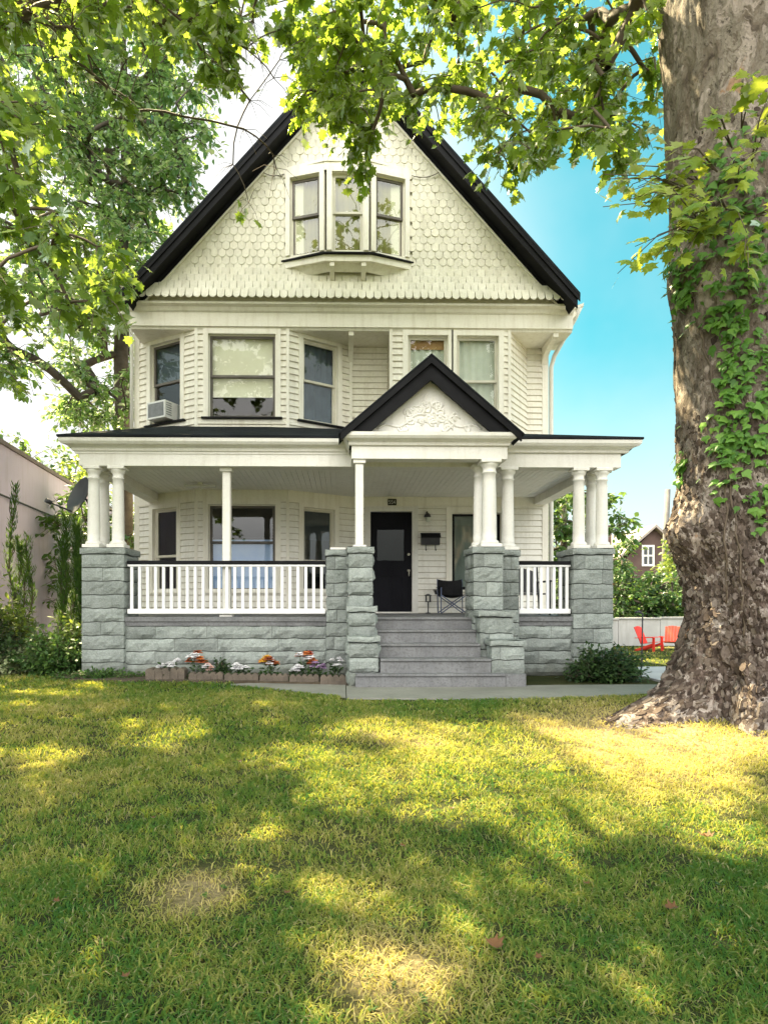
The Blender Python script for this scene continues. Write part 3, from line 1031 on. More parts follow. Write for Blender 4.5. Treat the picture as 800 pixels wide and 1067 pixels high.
# --- gable with fish scale shingles
APX, APZ = 0.19, 11.72
SLO = 1.112
gw = MB()
gw.prism([(XL + .1, GY + .02, 7.05), (XR - .05, GY + .02, 7.05), (XR - .05, GY + .02, 7.12), (APX, GY + .02, APZ - .15), (XL + .1, GY + .02, 7.12)], (0, .2, 0))
gw.build('gable_wall', M['shingle'], HOUSE)
gs = MB()
sw, sh = 0.150, 0.143
nrow = 35
for r in range(nrow):
    z = 7.06 + r * sh
    flare = 0.0
    if z < 7.65:
        flare = 0.16 * (1 - (z - 7.06) / .59) ** 1.6
    hw = (APZ - z - .06) / SLO
    if hw < .05: break
    xl, xr = APX - hw, APX + hw
    if z < 7.3:
        xl, xr = XL + .0, XR + .06
        cut = (z - 7.06) * .8
        xl += cut; xr -= cut
    off = (r % 2) * sw / 2
    n0, n1 = int(math.floor((xl - off) / sw)), int(math.ceil((xr - off) / sw))
    for k in range(n0, n1):
        xc = off + (k + .5) * sw
        if xc < xl + .02 or xc > xr - .02: continue
        if -1.10 < xc < 1.30 and 7.64 < z < 9.50: continue
        w = sw * .485 * random.uniform(.95, 1.0)
        zz = z + random.uniform(-.006, .006)
        o_ = GY - .012 - flare - random.uniform(0, .006)
        tl = .010 + random.uniform(-.003, .006)
        arc = [(xc - w, zz + .055)] + [(xc - w * math.cos(a), zz + .055 - .062 * math.sin(a)) for a in (math.pi * .18, math.pi * .38, math.pi * .5, math.pi * .62, math.pi * .82)] + [(xc + w, zz + .055)]
        top = zz + sh + .075
        fl2 = flare * .62
        front = [(x, o_ - tl * (1 - (q - zz) / (top - zz)), q) for x, q in arc] + [(xc + w, o_ + flare - fl2, top), (xc - w, o_ + flare - fl2, top)]
        back = [(x, y + .016, q) for x, y, q in front]
        nn = len(front)
        gs.add(front + back, [tuple(range(nn))] + [(i, nn + i, nn + (i + 1) % nn, (i + 1) % nn) for i in range(nn - 1)])
gs.build('gable_shingles', M['shingle'], HOUSE)
# main roof
ry0, ry1 = 11.56, 23.3


def slab(side, x0, x1, t0, t1, y0, y1):
    """roof plank on one slope: x measured from the ridge outward, t = below the slope line"""
    s_ = -1 if side == 'L' else 1
    v = []
    for y in (y0, y1):
        for (x, t) in ((x0, t0), (x1, t0), (x1, t1), (x0, t1)):
            v.append((APX + s_ * x, y, APZ + .14 - x * SLO - t))
    fa = [(0, 1, 2, 3), (7, 6, 5, 4), (0, 4, 5, 1), (1, 5, 6, 2), (2, 6, 7, 3), (3, 7, 4, 0)]
    return v, fa


rf = MB()
for sd in 'LR':
    rf.add(*slab(sd, -0.0, 4.30, 0.0, .07, ry0 - .03, ry1))
rf.build('roof', M['roof'], HOUSE)
rk = MB()
for sd in 'LR':
    rk.add(*slab(sd, 0.0, 4.26, .072, .31, ry0, ry0 + .05))
    rk.add(*slab(sd, 0.0, 4.30, .072, .16, ry0 - .025, ry0 - .002))
    rk.add(*slab(sd, 0.0, 4.24, .25, .28, ry0 + .052, GY + .02))
    rk.add(*slab(sd, 0.0, 4.0, .281, .39, GY - .09, GY - .03))
rk.build('rake_boards', M['black'], HOUSE)
fl = MB()
for sd in 'LR':
    fl.add(*slab(sd, 0.34, 4.02, .392, .43, GY - .075, GY - .035))
fl.build('rake_moulding', M['trim'], HOUSE)

# --- attic bay window
AB = [(-1.12, GY - .02), (-0.32, 11.70), (0.52, 11.70), (1.32, GY - .02)]
af = [Face(AB[i], AB[i + 1]) for i in range(3)]
aw = MB()
Zs, Zt = 7.86, 9.62
for f in af:
    f.box(aw, -.02, f.L + .02, Zs - .02, Zs + .06, -.06, .01)
    f.box(aw, -.02, f.L + .02, Zt - .17, Zt, -.06, .02)
acap = MB()
acap.prism([(x, y, Zt - .015) for x, y in [(AB[0][0] - .04, GY), (AB[1][0] - .02, 11.66), (AB[2][0] + .02, 11.66), (AB[3][0] + .04, GY)]], (0, 0, .05))
# sloping underside
top = [(AB[0][0] - .03, GY, Zs - .10), (AB[1][0], 11.67, Zs - .10), (AB[2][0], 11.67, Zs - .10), (AB[3][0] + .03, GY, Zs - .10)]
low = [(-.75, GY, 7.55), (-.28, 11.82, 7.58), (.48, 11.82, 7.58), (.95, GY, 7.55)]
aw.add(top + low, [(4, 5, 1, 0), (5, 6, 2, 1), (6, 7, 3, 2)])
aw.prism([(x, y, Zs - .16) for x, y in [(AB[0][0] - .06, GY), (AB[1][0] - .03, 11.65), (AB[2][0] + .03, 11.65), (AB[3][0] + .06, GY)]], (0, 0, .12))
ABO = aw.build('attic_bay', M['trim'], HOUSE)
acap.build('cap', M['trim'], ABO)
sl = MB()
sl.prism([(x, y, Zs - .038) for x, y in [(AB[0][0] - .12, GY), (AB[1][0] - .05, 11.60), (AB[2][0] + .05, 11.60), (AB[3][0] + .12, GY)]], (0, 0, .03))
sl.build('sill', M['black'], ABO)
for x in (-.24, .36):
    b = MB(); b.prism([(x, 11.67, 7.70), (x, 11.67, 7.62), (x, 11.86, 7.46), (x, 11.93, 7.46), (x, 11.93, 7.70)], (.085, 0, 0)); b.build('bracket', M['trim'], ABO)
fw_ = [af[0].L * .5 - .29, af[1].L * .5 - .31, af[2].L * .5 - .29]
window(af[0], af[0].L * .5 - .30, af[0].L * .5 + .30, 7.94, 9.42, casing=.09, sash='sash', gl='glass_attic', blind='curtain_tan', blind_from=.0, curtain_wave=.012, sill=False, frame_mat='trim')
window(af[1], af[1].L * .5 - .30, af[1].L * .5 + .30, 7.94, 9.42, casing=.10, sash='sash_light', gl='glass_attic', blind='curtain_tan', curtain_wave=.015, sill=False, frame_mat='trim')
window(af[2], af[2].L * .5 - .30, af[2].L * .5 + .30, 7.94, 9.42, casing=.09, sash='sash', gl='glass_attic', blind='curtain_tan', curtain_wave=.012, sill=False, frame_mat='trim')

# --- porch floor, ceiling, beams, roof
PX0, PX1 = -3.95, 4.16
pf = MB()
pf.box(PX0 + .1, PX1 - .1, 9.36, 12.9, .93, FLOOR)
pf.box(0.42, 2.0, 9.16, 9.36, .94, FLOOR - .002)
pf.build('porch_floor', M['step'], HOUSE)
ce = MB()
x = -4.0
while x < 4.25:
    w_ = .095
    ce.box(x, x + w_ - .008, 9.5, 12.85, CEIL, CEIL + .02)
    x += w_
ce.box(-4.0, 4.25, 9.5, 12.85, CEIL + .012, CEIL + .05)
x = .16
while x < 2.3:
    ce.box(x, x + .087, 8.95, 9.35, CEIL - .002, CEIL + .018)
    x += .095
ce.box(.16, 2.36, 8.95, 9.35, CEIL + .010, CEIL + .05)
ce.build('porch_ceiling', M['ceiling'], HOUSE)
bm_ = MB()
bm_.box(-3.98, 4.27, 9.36, 9.60, 3.29, 3.54)
bm_.box(-3.96, -3.72, 9.61, 12.78, 3.27, 3.50)
bm_.box(4.00, 4.24, 9.61, 12.78, 3.27, 3.50)
bm_.box(.13, 2.38, 8.84, 9.06, 3.29, 3.56)
bm_.box(.131, .33, 9.061, 9.359, 3.295, 3.53)
bm_.box(2.17, 2.379, 9.061, 9.359, 3.295, 3.53)
bm_.build('porch_beam', M['white'], HOUSE)
# gutter moulding (cyma) along the eaves
gp = [(0.0, .0), (.02, .01), (.03, .05), (.08, .075), (.13, .085), (.16, .12), (.165, .17), (.0, .17)]


def eave(mb, x0, x1, yf, z0, k=1.0, ends=(0, 0)):
    """moulding running along x; its face steps out towards the street"""
    P0 = [(x0 - o_ * ends[0] * k, yf - o_ * k, z0 + z * k) for o_, z in gp]
    P1 = [(x1 + o_ * ends[1] * k, yf - o_ * k, z0 + z * k) for o_, z in gp]
    n = len(gp)
    mb.add(P0 + P1, [tuple(range(n - 1, -1, -1)), tuple(range(n, 2 * n))] + [(i, (i + 1) % n, n + (i + 1) % n, n + i) for i in range(n)])


ev = MB()
eave(ev, -4.05, .05, 9.34, 3.50, 1, (1, 0))
ev.build('porch_eave', M['white'], HOUSE)
ev = MB()
eave(ev, 2.46, 4.35, 9.34, 3.50, 1, (0, 1))
ev.box(-4.05, -4.0, 9.36, 12.7, 3.52, 3.56)
ev.add([(-4.05, 9.34, 3.50), (-4.215, 9.175, 3.67), (-4.215, 12.9, 3.67), (-4.05, 12.9, 3.50)], [(0, 1, 2, 3)])
ev.add([(4.35, 9.34, 3.50), (4.515, 9.175, 3.67), (4.515, 12.9, 3.67), (4.35, 12.9, 3.50)], [(3, 2, 1, 0)])
ev.box(-4.05, -3.99, 9.40, 12.8, 3.49, 3.51)
ev.box(-4.04, .1, 9.345, 9.37, 3.47, 3.505)
ev.build('porch_eave', M['white'], HOUSE)
e2 = MB()
eave(e2, .10, 2.40, 8.82, 3.47, .95, (.55, .55))
e2.add([(.10, 8.82, 3.47), (.01, 8.66, 3.63), (.01, 9.5, 3.63), (.10, 9.5, 3.47)], [(0, 1, 2, 3)])
e2.add([(2.40, 8.82, 3.47), (2.49, 8.66, 3.63), (2.49, 9.5, 3.63), (2.40, 9.5, 3.47)], [(3, 2, 1, 0)])
e2.build('entry_eave', M['white'], HOUSE)
pr_ = MB()
zr0, zr1 = 3.678, 4.66
A_, B_, C_, D_ = (-4.23, 9.16, zr0), (4.53, 9.16, zr0), (3.4, 12.86, 4.68), (-3.2, 12.86, 4.90)
E_, G_ = (-4.23, 12.86, zr0), (4.53, 12.86, zr0)
up = lambda p, d=.03: (p[0], p[1], p[2] + d)
pr_.add([A_, B_, C_, D_, E_, G_] + [up(p) for p in (A_, B_, C_, D_, E_, G_)],
        [(6, 7, 9), (7, 8, 9), (6, 9, 10), (7, 11, 8), (0, 1, 7, 6), (0, 6, 10, 4), (1, 5, 11, 7), (0, 3, 1), (1, 3, 2), (0, 4, 3), (1, 2, 5)])
pr_.box(-2.95, 3.3, 11.99, 12.85, 4.30, 4.46)
pr_.build('porch_roof', M['roof'], HOUSE)

# --- entry pediment
PXc, PZa, PZb = 1.255, 4.70, 3.63
hwp = 1.25
ps = (PZa - PZb) / hwp
pd = MB()
pd.prism([(PXc - hwp + .22, 8.88, PZb), (PXc + hwp - .22, 8.88, PZb), (PXc, 8.88, PZa - .18)], (0, .06, 0))
PD = pd.build('pediment', M['white'], HOUSE)
tr = MB()
for s_ in (-1, 1):
    for (d0, d1, y0, y1, mt) in ((.07, .32, 8.70, 8.76, 0), (.0, .10, 8.64, 8.699, 0)):
        xs = hwp + .03
        v = []
        for y in (y0, y1):
            if d1 > .2:
                v += [(PXc, y, PZa - d0), (PXc + s_ * (PZa - d0 - PZb) / ps, y, PZb), (PXc + s_ * (PZa - d1 - PZb) / ps, y, PZb), (PXc, y, PZa - d1)]
            else:
                v += [(PXc, y, PZa - d0), (PXc + s_ * xs, y, PZa - d0 - xs * ps), (PXc + s_ * xs, y, PZa - d1 - xs * ps), (PXc, y, PZa - d1)]
        k = len(v) // 2
        tr.add(v, [tuple(range(k)), tuple(range(2 * k - 1, k - 1, -1))] + [(i, k + i, k + (i + 1) % k, (i + 1) % k) for i in range(k)])
tr.build('rake_boards', M['black'], PD)
er = MB()
for s_ in (-1, 1):
    xs = hwp + .06
    v = []
    for y in (8.63, 12.5):
        v += [(PXc, y, PZa + .03), (PXc + s_ * xs, y, PZa + .03 - xs * ps), (PXc + s_ * xs, y, PZa - xs * ps + .002), (PXc, y, PZa + .002)]
    er.add(v, [(0, 1, 2, 3), (7, 6, 5, 4), (0, 4, 5, 1), (1, 5, 6, 2), (2, 6, 7, 3), (3, 7, 4, 0)])
er.build('roof', M['roof'], PD)
# scrollwork in the tympanum
sw_ = MB()
rs = random.Random(5)


def inside_t(x, z, m=.05):
    return z > PZb + m and abs(x - PXc) < (PZa - .36 - m - z) / ps


for k in range(46):
    for _ in range(30):
        x, z = PXc + rs.uniform(-.8, .8), PZb + rs.uniform(.08, .62)
        if inside_t(x, z, .09): break
    r0 = rs.uniform(.045, .09); a0 = rs.uniform(0, 6.28); sg = rs.choice((-1, 1))
    pts = []
    for q in range(10):
        t = q / 9
        rr = r0 * (1 - .75 * t)
        a = a0 + sg * t * 5.0
        px_, pz_ = x + rr * math.cos(a), z + rr * math.sin(a)
        if inside_t(px_, pz_, .03): pts.append((px_, 8.878, pz_))
    if len(pts) > 3:
        sw_.tube(pts, [.011 + .008 * math.sin(math.pi * q / (len(pts) - 1)) for q in range(len(pts))], 6)
for s_ in (-1, 1):
    pts = [(PXc + s_ * (.05 + .7 * t), 8.876, PZb + .30 - .22 * t + .05 * math.sin(t * 9)) for t in [i / 12 for i in range(13)]]
    sw_.tube(pts, .017, 6)
sw_.build('relief', M['white'], PD)


# --- stonework
def rock_face(mb, P, n, u, w, h, bulge, seed, div=None):
    """one rock-faced ashlar: P lower left corner, u unit along, n unit out"""
    nu = max(3, int(w / .055)) if div is None else div
    nv = max(3, int(h / .045))

    def fn(i, j):
        ed = min(i * w, (1 - i) * w, j * h, (1 - j) * h)
        e = smooth(0, .045, ed)
        q = Vector((P.x + u.x * i * w, P.y + u.y * i * w, P.z + j * h))
        big = mnoise.noise(q * 5.5 + Vector((seed, seed * 2, 0)))
        fine_ = mnoise.noise(q * 17 + Vector((0, seed, 0)))
        d = e * (bulge * (.8 + 1.2 * big) + .017 * fine_)
        z = P.z + j * h + (1 - float(e)) * .017 * mnoise.noise(q * 7 + Vector((3, 0, 7)))
        return (q.x + n.x * d, q.y + n.y * d, z)

    mb.grid(fn, nu, nv, sm=False)


def courses(mb, dark, x0, x1, y0, y1, z0, z1, hc, blk, sides, bulge=.022, seed=0, jitter=.25):
    """coursed stone around a box; sides from 'FLRB'; dark = mesh of the joints"""
    dark.box(x0 + .012, x1 - .012, y0 + .012, y1 - .012, z0, z1 - .003)
    n = max(1, round((z1 - z0) / hc))
    h = (z1 - z0) / n
    rr = random.Random(seed)
    conf = {'F': (Vector((x0, y0, 0)), Vector((1, 0, 0)), Vector((0, -1, 0)), x1 - x0),
            'B': (Vector((x1, y1, 0)), Vector((-1, 0, 0)), Vector((0, 1, 0)), x1 - x0),
            'L': (Vector((x0, y1, 0)), Vector((0, -1, 0)), Vector((-1, 0, 0)), y1 - y0),
            'R': (Vector((x1, y0, 0)), Vector((0, 1, 0)), Vector((1, 0, 0)), y1 - y0)}
    for r in range(n):
        for sd in sides:
            o_, u, nn, L = conf[sd]
            cuts = [0.0]
            pos = (0.5 if r % 2 else 1.0) * blk * rr.uniform(1 - jitter, 1 + jitter)
            while pos < L - blk * .35:
                cuts.append(pos)
                pos += blk * rr.uniform(1 - jitter, 1 + jitter)
            cuts.append(L)
            for a, b in zip(cuts[:-1], cuts[1:]):
                g_ = .007
                gv = .002
                P = o_ + u * (a + (gv if a > 0 else 0))
                P.z = z0 + r * h + g_
                rock_face(mb, P, nn, u, b - a - (gv if a > 0 else 0) - (gv if b < L else 0), h - 2 * g_, bulge, rr.random() * 50)


def pier(x0, x1, y0, y1, z0, z1, cap=.10, hc=.20, blk=.34, sides='FLR', over=.022, seed=1, bulge=.016):
    st, dk = MB(), MB()
    courses(st, dk, x0, x1, y0, y1, z0, z1 - cap, hc, blk, sides, seed=seed, bulge=bulge)
    p = st.build('pier', M['stone'], HOUSE)
    dk.build('joints', M['mortar'], p)
    cp = MB()
    cc, dd = MB(), MB()
    courses(cc, dd, x0 - over, x1 + over, y0 - over, y1 + over, z1 - cap, z1, cap, 3.0, 'FLRB', seed=seed + 5, bulge=.014)
    cc.grid(lambda i, j: (x0 - over + (x1 - x0 + 2 * over) * i, y0 - over + (y1 - y0 + 2 * over) * j, z1 - .004 + .004 * mnoise.noise(Vector((i * 5, j * 5, seed)))), 5, 5)
    cc.add([(x0 - over, y0 - over, z1 - cap), (x1 + over, y0 - over, z1 - cap), (x1 + over, y1 + over, z1 - cap), (x0 - over, y1 + over, z1 - cap)], [(3, 2, 1, 0)])
    cc.build('cap', M['stone'], p)
    return p


PLX0, PLX1, PRX0, PRX1 = -3.93, -3.30, 3.53, 4.14
pier(PLX0, PLX1, 9.34, 10.02, -.3, 2.05, hc=.205, blk=.7, seed=3)
pier(PRX0, PRX1, 9.34, 10.02, -.3, 2.05, hc=.23, blk=.36, seed=8)
pier(-.24, .09, 9.30, 9.62, -.1, 2.02, hc=.2, blk=.3, seed=12)           # behind the left stair pier
pier(.09, .43, 8.78, 9.28, -.1, 2.02, hc=.21, blk=.5, seed=15, bulge=.03)
pier(1.88, 2.30, 8.78, 9.40, -.1, 2.02, hc=.21, blk=.3, seed=21)
pier(2.42, 2.68, 9.30, 9.62, -.1, 2.02, hc=.21, blk=.3, seed=24)
# stepped cheek walls beside the stairs
pier(.085, .45, 8.46, 8.74, -.1, 1.17, cap=.085, hc=.21, blk=.5, over=.03, seed=31, bulge=.03)
pier(.09, .47, 8.12, 8.425, -.1, .77, cap=.085, hc=.21, blk=.5, over=.028, seed=33, bulge=.03)
pier(1.90, 2.36, 8.46, 8.74, -.1, 1.10, cap=.085, hc=.21, blk=.3, over=.03, seed=36)
pier(1.98, 2.41, 8.12, 8.425, -.1, .72, cap=.085, hc=.21, blk=.3, over=.028, seed=39)
# front foundation walls and the smooth ledge above them
for (x0, x1, sd) in ((PLX1, -.25, 44), (2.69, PRX0, 47)):
    st, dk = MB(), MB()
    courses(st, dk, x0, x1, PY, PY + .3, -.3, .86, .205, .85, 'F', seed=sd, bulge=.03)
    w = st.build('porch_foundation', M['stone'], HOUSE)
    dk.build('joints', M['mortar'], w)
    lg = MB()
    lg.box(x0 - .0, x1 + .0, PY - .015, PY + .2, .862, .985)
    lg.build('ledge', M['step'], w)
st, dk = MB(), MB()
courses(st, dk, 4.05, 4.16, 10.03, 12.8, -.5, .98, .21, .7, 'R', seed=51)
courses(st, dk, PLX0, PLX0 + .1, 10.03, 12.8, -.3, .98, .21, .7, 'L', seed=53)
w = st.build('porch_foundation', M['stone'], HOUSE)
dk.build('joints', M['mortar'], w)

# --- stairs: five wooden treads
tz = [.115, .285, .47, .65, .83]
ty = [8.0, 8.12, 8.40, 8.67, 8.93]
for i in range(5):
    zt = tz[i + 1] if i < 4 else 1.0
    yf = ty[i]
    b = MB()
    x0, x1 = (.49, 1.98) if i else (.17, 2.13)
    if i in (1,): x0, x1 = .50, 1.97
    if i > 1: x0, x1 = .465, 1.89
    b.box(x0, x1, yf, yf + .32 if i < 4 else 9.35, tz[0] - .2 if i == 0 else tz[i] - .05, zt - .035)
    b.bbox(x0, x1, yf - .025, yf + .33 if i < 4 else 9.155, zt - .034, zt, .006)
    if i == 0:
        b.box(2.135, 2.40, yf, yf + .10, -.1, zt - .01)
    b.build('step', M['step'], HOUSE)


# --- columns
def column(x, y, z0, z1, r, square_base=True, name='column'):
    b = MB()
    h = z1 - z0
    if square_base:
        b.bbox(x - r * 1.42, x + r * 1.42, y - r * 1.42, y + r * 1.42, z0, z0 + .05, .005)
        b.bbox(x - r * 1.35, x + r * 1.35, y - r * 1.35, y + r * 1.35, z1 - .045, z1, .005)
    pr = [(r * 1.3, z0 + .05), (r * 1.34, z0 + .07), (r * 1.25, z0 + .09), (r * 1.02, z0 + .11)]
    for k in range(9):
        t = k / 8
        pr.append((r * (1.0 - .14 * t ** 1.7), z0 + .11 + (h - .30) * t))
    zz = z0 + .11 + h - .30
    pr += [(r * .98, zz + .005), (r * .98, zz + .025), (r * .87, zz + .03), (r * .87, zz + .08), (r * 1.05, zz + .10), (r * 1.25, zz + .135), (r * 1.25, zz + .145)]
    b.lathe(pr, (x, y), 24)
    b.build(name, M['white'], HOUSE)


def post(x, y, z0, z1, r):
    b = MB()
    b.bbox(x - r, x + r, y - r, y + r, z0 + .03, z1 - .055, .012)
    b.bbox(x - r * 1.5, x + r * 1.5, y - r * 1.5, y + r * 1.5, z1 - .055, z1, .004)
    b.bbox(x - r * 1.6, x + r * 1.6, y - r * 1.6, y + r * 1.6, z0, z0 + .03, .004)
    b.build('post', M['white'], HOUSE)


CT = 3.288
for (x, y) in ((-3.80, 9.47), (-3.43, 9.47), (-3.80, 9.86)):
    column(x, y, 2.05, CT, .092)
for (x, y) in ((3.66, 9.47), (4.02, 9.47), (4.02, 9.86)):
    column(x, y, 2.05, CT, .092)
column(2.145, 8.96, 2.02, CT, .108)
column(2.06, 9.24, 2.02, CT, .09)
column(2.55, 9.46, 2.02, CT, .098)
post(-1.79, 9.56, FLOOR, CT, .062)
post(.245, 8.96, 2.02, CT, .06)
pb = MB(); pb.bbox(-.19, .05, 9.34, 9.58, 2.02, 2.055, .006); pb.build('plinth', M['white'], HOUSE)


# --- railings
def railing(x0, x1, n, yc=9.435, zt=1.80, zb=1.045):
    b = MB()
    b.bbox(x0, x1, yc - .035, yc + .035, zb, zb + .075, .006)
    r = b.build('railing', M['rail_white'], HOUSE)
    b = MB()
    b.bbox(x0, x1, yc - .03, yc + .03, zt - .035, zt, .006)
    b.build('top_rail', M['rail_white'], r)
    t = MB()
    t.bbox(x0, x1, yc - .05, yc + .05, zt + .002, zt + .055, .008)
    t.build('handrail', M['black'], r)
    k = MB()
    k.box(-.021, .021, -.018, .018, zb + .076, zt - .036)
    me = None
    for i in range(n):
        x = x0 + (x1 - x0) * (i + .5) / n
        if me is None:
            k2 = MB(); k2.v = [(v[0] + x, v[1] + yc, v[2]) for v in k.v]; k2.f = k.f; k2.sm = k.sm
            o = k2.build('baluster', M['rail_white'], r)
            me, xo = o.data, x
        else:
            o = link('baluster', me, r)
            o.location = (x - xo, 0, 0)


railing(PLX1 + .03, -.26, 25)
railing(2.71, PRX0 - .02, 8)

# --- gutters
dsp = MB()
dsp.tube([(-4.36, 12.70, 7.0), (-4.33, 12.72, 6.6), (-4.33, 12.72, 4.4)], .04, 8)
dsp.build('downspout', M['white'], HOUSE)
dsp = MB()
dsp.tube([(4.66, 11.98, 7.02), (4.60, 12.1, 6.85), (4.40, 12.7, 6.35), (4.36, 12.78, 6.15), (4.36, 12.78, 3.9), (4.36, 12.78, .3)], .045, 8)
dsp.build('downspout', M['white'], HOUSE)
# wires strung from the attic bay to the rakes
wr = MB()
for s_, (xa, za), (xb, zb_) in ((1, (1.34, 9.50), (1.95, 9.62)), (-1, (-1.12, 9.50), (-1.65, 9.60))):
    wr.tube([(xa + (xb - xa) * t, GY - .06, za + (zb_ - za) * t - .08 * math.sin(math.pi * t)) for t in [i / 8 for i in range(9)]], .008, 5)
wr.build('cable', M['sash'], HOUSE)

# ------------------------------------------------------------------ small things on the porch
# house number
NP = empty('number_plaque', (1.03, 12.755, 3.19), 'small black plaque with house number 554 above the front door', 'house number')
b = MB(); b.bbox(.94, 1.12, 12.735, 12.755, 3.245, 3.375, .004); b.build('plaque', M['plate'], NP)
SEG = {'5': 'abgcd1', '4': 'bcfg'}


def digits(mb, txt, x0, z0, w, h, y):
    """stroke numerals: a top, b upper right, c lower right, d foot, e lower left, f upper left, g middle"""
    t = w * .2
    for ch in txt:
        segs = {'5': [(0, w, h - t, h), (0, t, h * .5, h - t), (0, w * .92, h * .5, h * .5 + t), (w - t, w, t, h * .5), (0, w * .92, 0, t)],
                '4': [(w * .62, w * .62 + t, 0, h), (0, w, h * .28, h * .28 + t), (0, t, h * .28 + t, h * .62), (t * .6, w * .62, h * .62, h * .62 + t * .001)]}[ch]
        for (a, b_, c, d) in segs:
            mb.box(x0 + a, x0 + b_, y - .004, y, z0 + c, z0 + d)
        if ch == '4':
            mb.prism([(x0, y, z0 + h * .45), (x0 + t, y, z0 + h * .45), (x0 + w * .62, y, z0 + h - t * .2), (x0 + w * .62, y, z0 + h)], (0, -.004, 0))
        x0 += w + .013


b = MB(); digits(b, '554', .957, 3.272, .038, .075, 12.733); b.build('numerals', M['ac'], NP)

# wall lantern
LT = empty('wall_lantern', (1.77, 12.78, 2.95), 'small black wall lantern between the front door and the window', 'lamp')
b = MB(); b.lathe([(.055, 3.02), (.06, 3.03), (.05, 3.05)], (1.75, 12.72), 12)
b.tube([(1.75, 12.80, 3.09), (1.75, 12.72, 3.10), (1.75, 12.68, 3.06)], .02, 8)
b.lathe([(.05, 2.985), (.075, 2.99), (.06, 3.04), (.02, 3.075)], (1.75, 12.66), 14)
b.build('lamp_body', M['dark_metal'], LT)
b = MB(); b.lathe([(.02, 2.89), (.045, 2.91), (.048, 2.985)], (1.76, 12.66), 14); b.build('lamp_shade', M['curtain_white'], LT)

# mailbox
MX = empty('mailbox', (1.82, 12.75, 2.40), 'black wall mailbox with two hooks beside the front door', 'mailbox')
b = MB()
b.prism([(1.63, 12.775, 2.42), (1.63, 12.66, 2.42), (1.63, 12.65, 2.58), (1.63, 12.70, 2.655), (1.63, 12.775, 2.66)], (.38, 0, 0))
b.build('box', M['dark_metal'], MX)
b = MB(); b.prism([(1.615, 12.775, 2.672), (1.615, 12.70, 2.666), (1.615, 12.635, 2.57), (1.615, 12.64, 2.562), (1.615, 12.705, 2.656), (1.615, 12.775, 2.662)], (.41, 0, 0)); b.build('lid', M['black'], MX)
for x in (1.72, 1.92):
    b = MB()
    b.tube([(x, 12.68, 2.42), (x, 12.68, 2.34), (x, 12.665, 2.305), (x, 12.63, 2.30), (x, 12.615, 2.33)], .010, 6)
    b.build('hook', M['dark_metal'], MX)

# camping chair
cx, cy = 2.17, 12.15
CH = empty('camping_chair', (cx, cy, FLOOR), 'black folding camping chair with crossed blue-grey legs under the porch window', 'chair')
w2 = .25
b = MB()
b.grid(lambda i, j: (cx - w2 + 2 * w2 * i, cy + .18 + .10 * j - .05 * math.sin(math.pi * i), FLOOR + .36 + (.30 + .0 * i) * j + .035 * (abs(2 * i - 1) ** 2) * j), 10, 8)
b.grid(lambda i, j: (cx - w2 + 2 * w2 * i, cy + .185 + .10 * j - .05 * math.sin(math.pi * i), FLOOR + .36 + .30 * j + .035 * (abs(2 * i - 1) ** 2) * j), 10, 8)
b.build('backrest', M['fabric'], CH)
b = MB()
b.grid(lambda i, j: (cx - w2 + 2 * w2 * i, cy - .22 + .42 * j, FLOOR + .36 - .07 * math.sin(math.pi * i) * math.sin(math.pi * (.15 + .8 * j)) + .03 * (1 - j)), 10, 8)
b.build('seat', M['fabric'], CH)
for (xa, xb, yy) in ((-w2, w2, -.22), (w2, -w2, -.21), (-w2, w2, .2), (w2, -w2, .21)):
    b = MB(); b.tube([(cx + xa, cy + yy, FLOOR + .012), (cx + xb, cy + yy, FLOOR + .37)], .0105, 8); b.build('leg', M['chair_leg'], CH)
for s_ in (-1, 1):
    b = MB()
    b.tube([(cx + s_ * w2, cy + .2, FLOOR + .02), (cx + s_ * w2, cy + .28, FLOOR + .70)], .0105, 8)
    b.build('back_tube', M['chair_leg'], CH)
    b = MB()
    b.tube([(cx + s_ * w2, cy - .21, FLOOR + .012), (cx + s_ * w2, cy - .21, FLOOR + .52)], .0105, 8)
    b.build('arm_tube', M['chair_leg'], CH)
    b = MB(); b.grid(lambda i, j: (cx + s_ * (w2 + .035 * (2 * i - 1)), cy - .23 + .48 * j, FLOOR + .53 - .02 * math.sin(math.pi * j)), 2, 6); b.build('armrest', M['fabric'], CH)
# path lantern on the porch
LP_ = empty('stake_lantern', (1.76, 12.62, FLOOR), 'small lantern on a thin dark stake beside the door', 'lantern')
b = MB(); b.tube([(1.76, 12.62, FLOOR), (1.76, 12.62, FLOOR + .24)], .012, 6); b.lathe([(.06, FLOOR), (.06, FLOOR + .012), (.015, FLOOR + .02)], (1.76, 12.62), 12); b.build('stake', M['dark_metal'], LP_)
b = MB()
for s_ in (-1, 1):
    for t_ in (-1, 1):
        b.box(1.76 + s_ * .042 - .008, 1.76 + s_ * .042 + .008, 12.62 + t_ * .042 - .008, 12.62 + t_ * .042 + .008, FLOOR + .24, FLOOR + .36)
b.box(1.705, 1.815, 12.565, 12.675, FLOOR + .232, FLOOR + .248)
b.lathe([(.08, FLOOR + .36), (.075, FLOOR + .37), (.02, FLOOR + .40)], (1.76, 12.62), 4, sm=False)
b.build('lantern_cage', M['dark_metal'], LP_)
# hose bracket on the wall
HB = empty('wall_spigot', (1.95, 12.77, 1.40), 'small dark hose spigot on the siding left of the camping chair', 'spigot')
b = MB()
b.tube([(1.93, 12.80, 1.45), (1.93, 12.70, 1.45), (1.93, 12.67, 1.40)], .022, 8)
b.build('pipe', M['dark_metal'], HB)
b = MB()
b.lathe([(.055, 1.475), (.06, 1.485), (.055, 1.495)], (1.93, 12.715), 10)
b.build('valve_wheel', M['dark_metal'], HB)
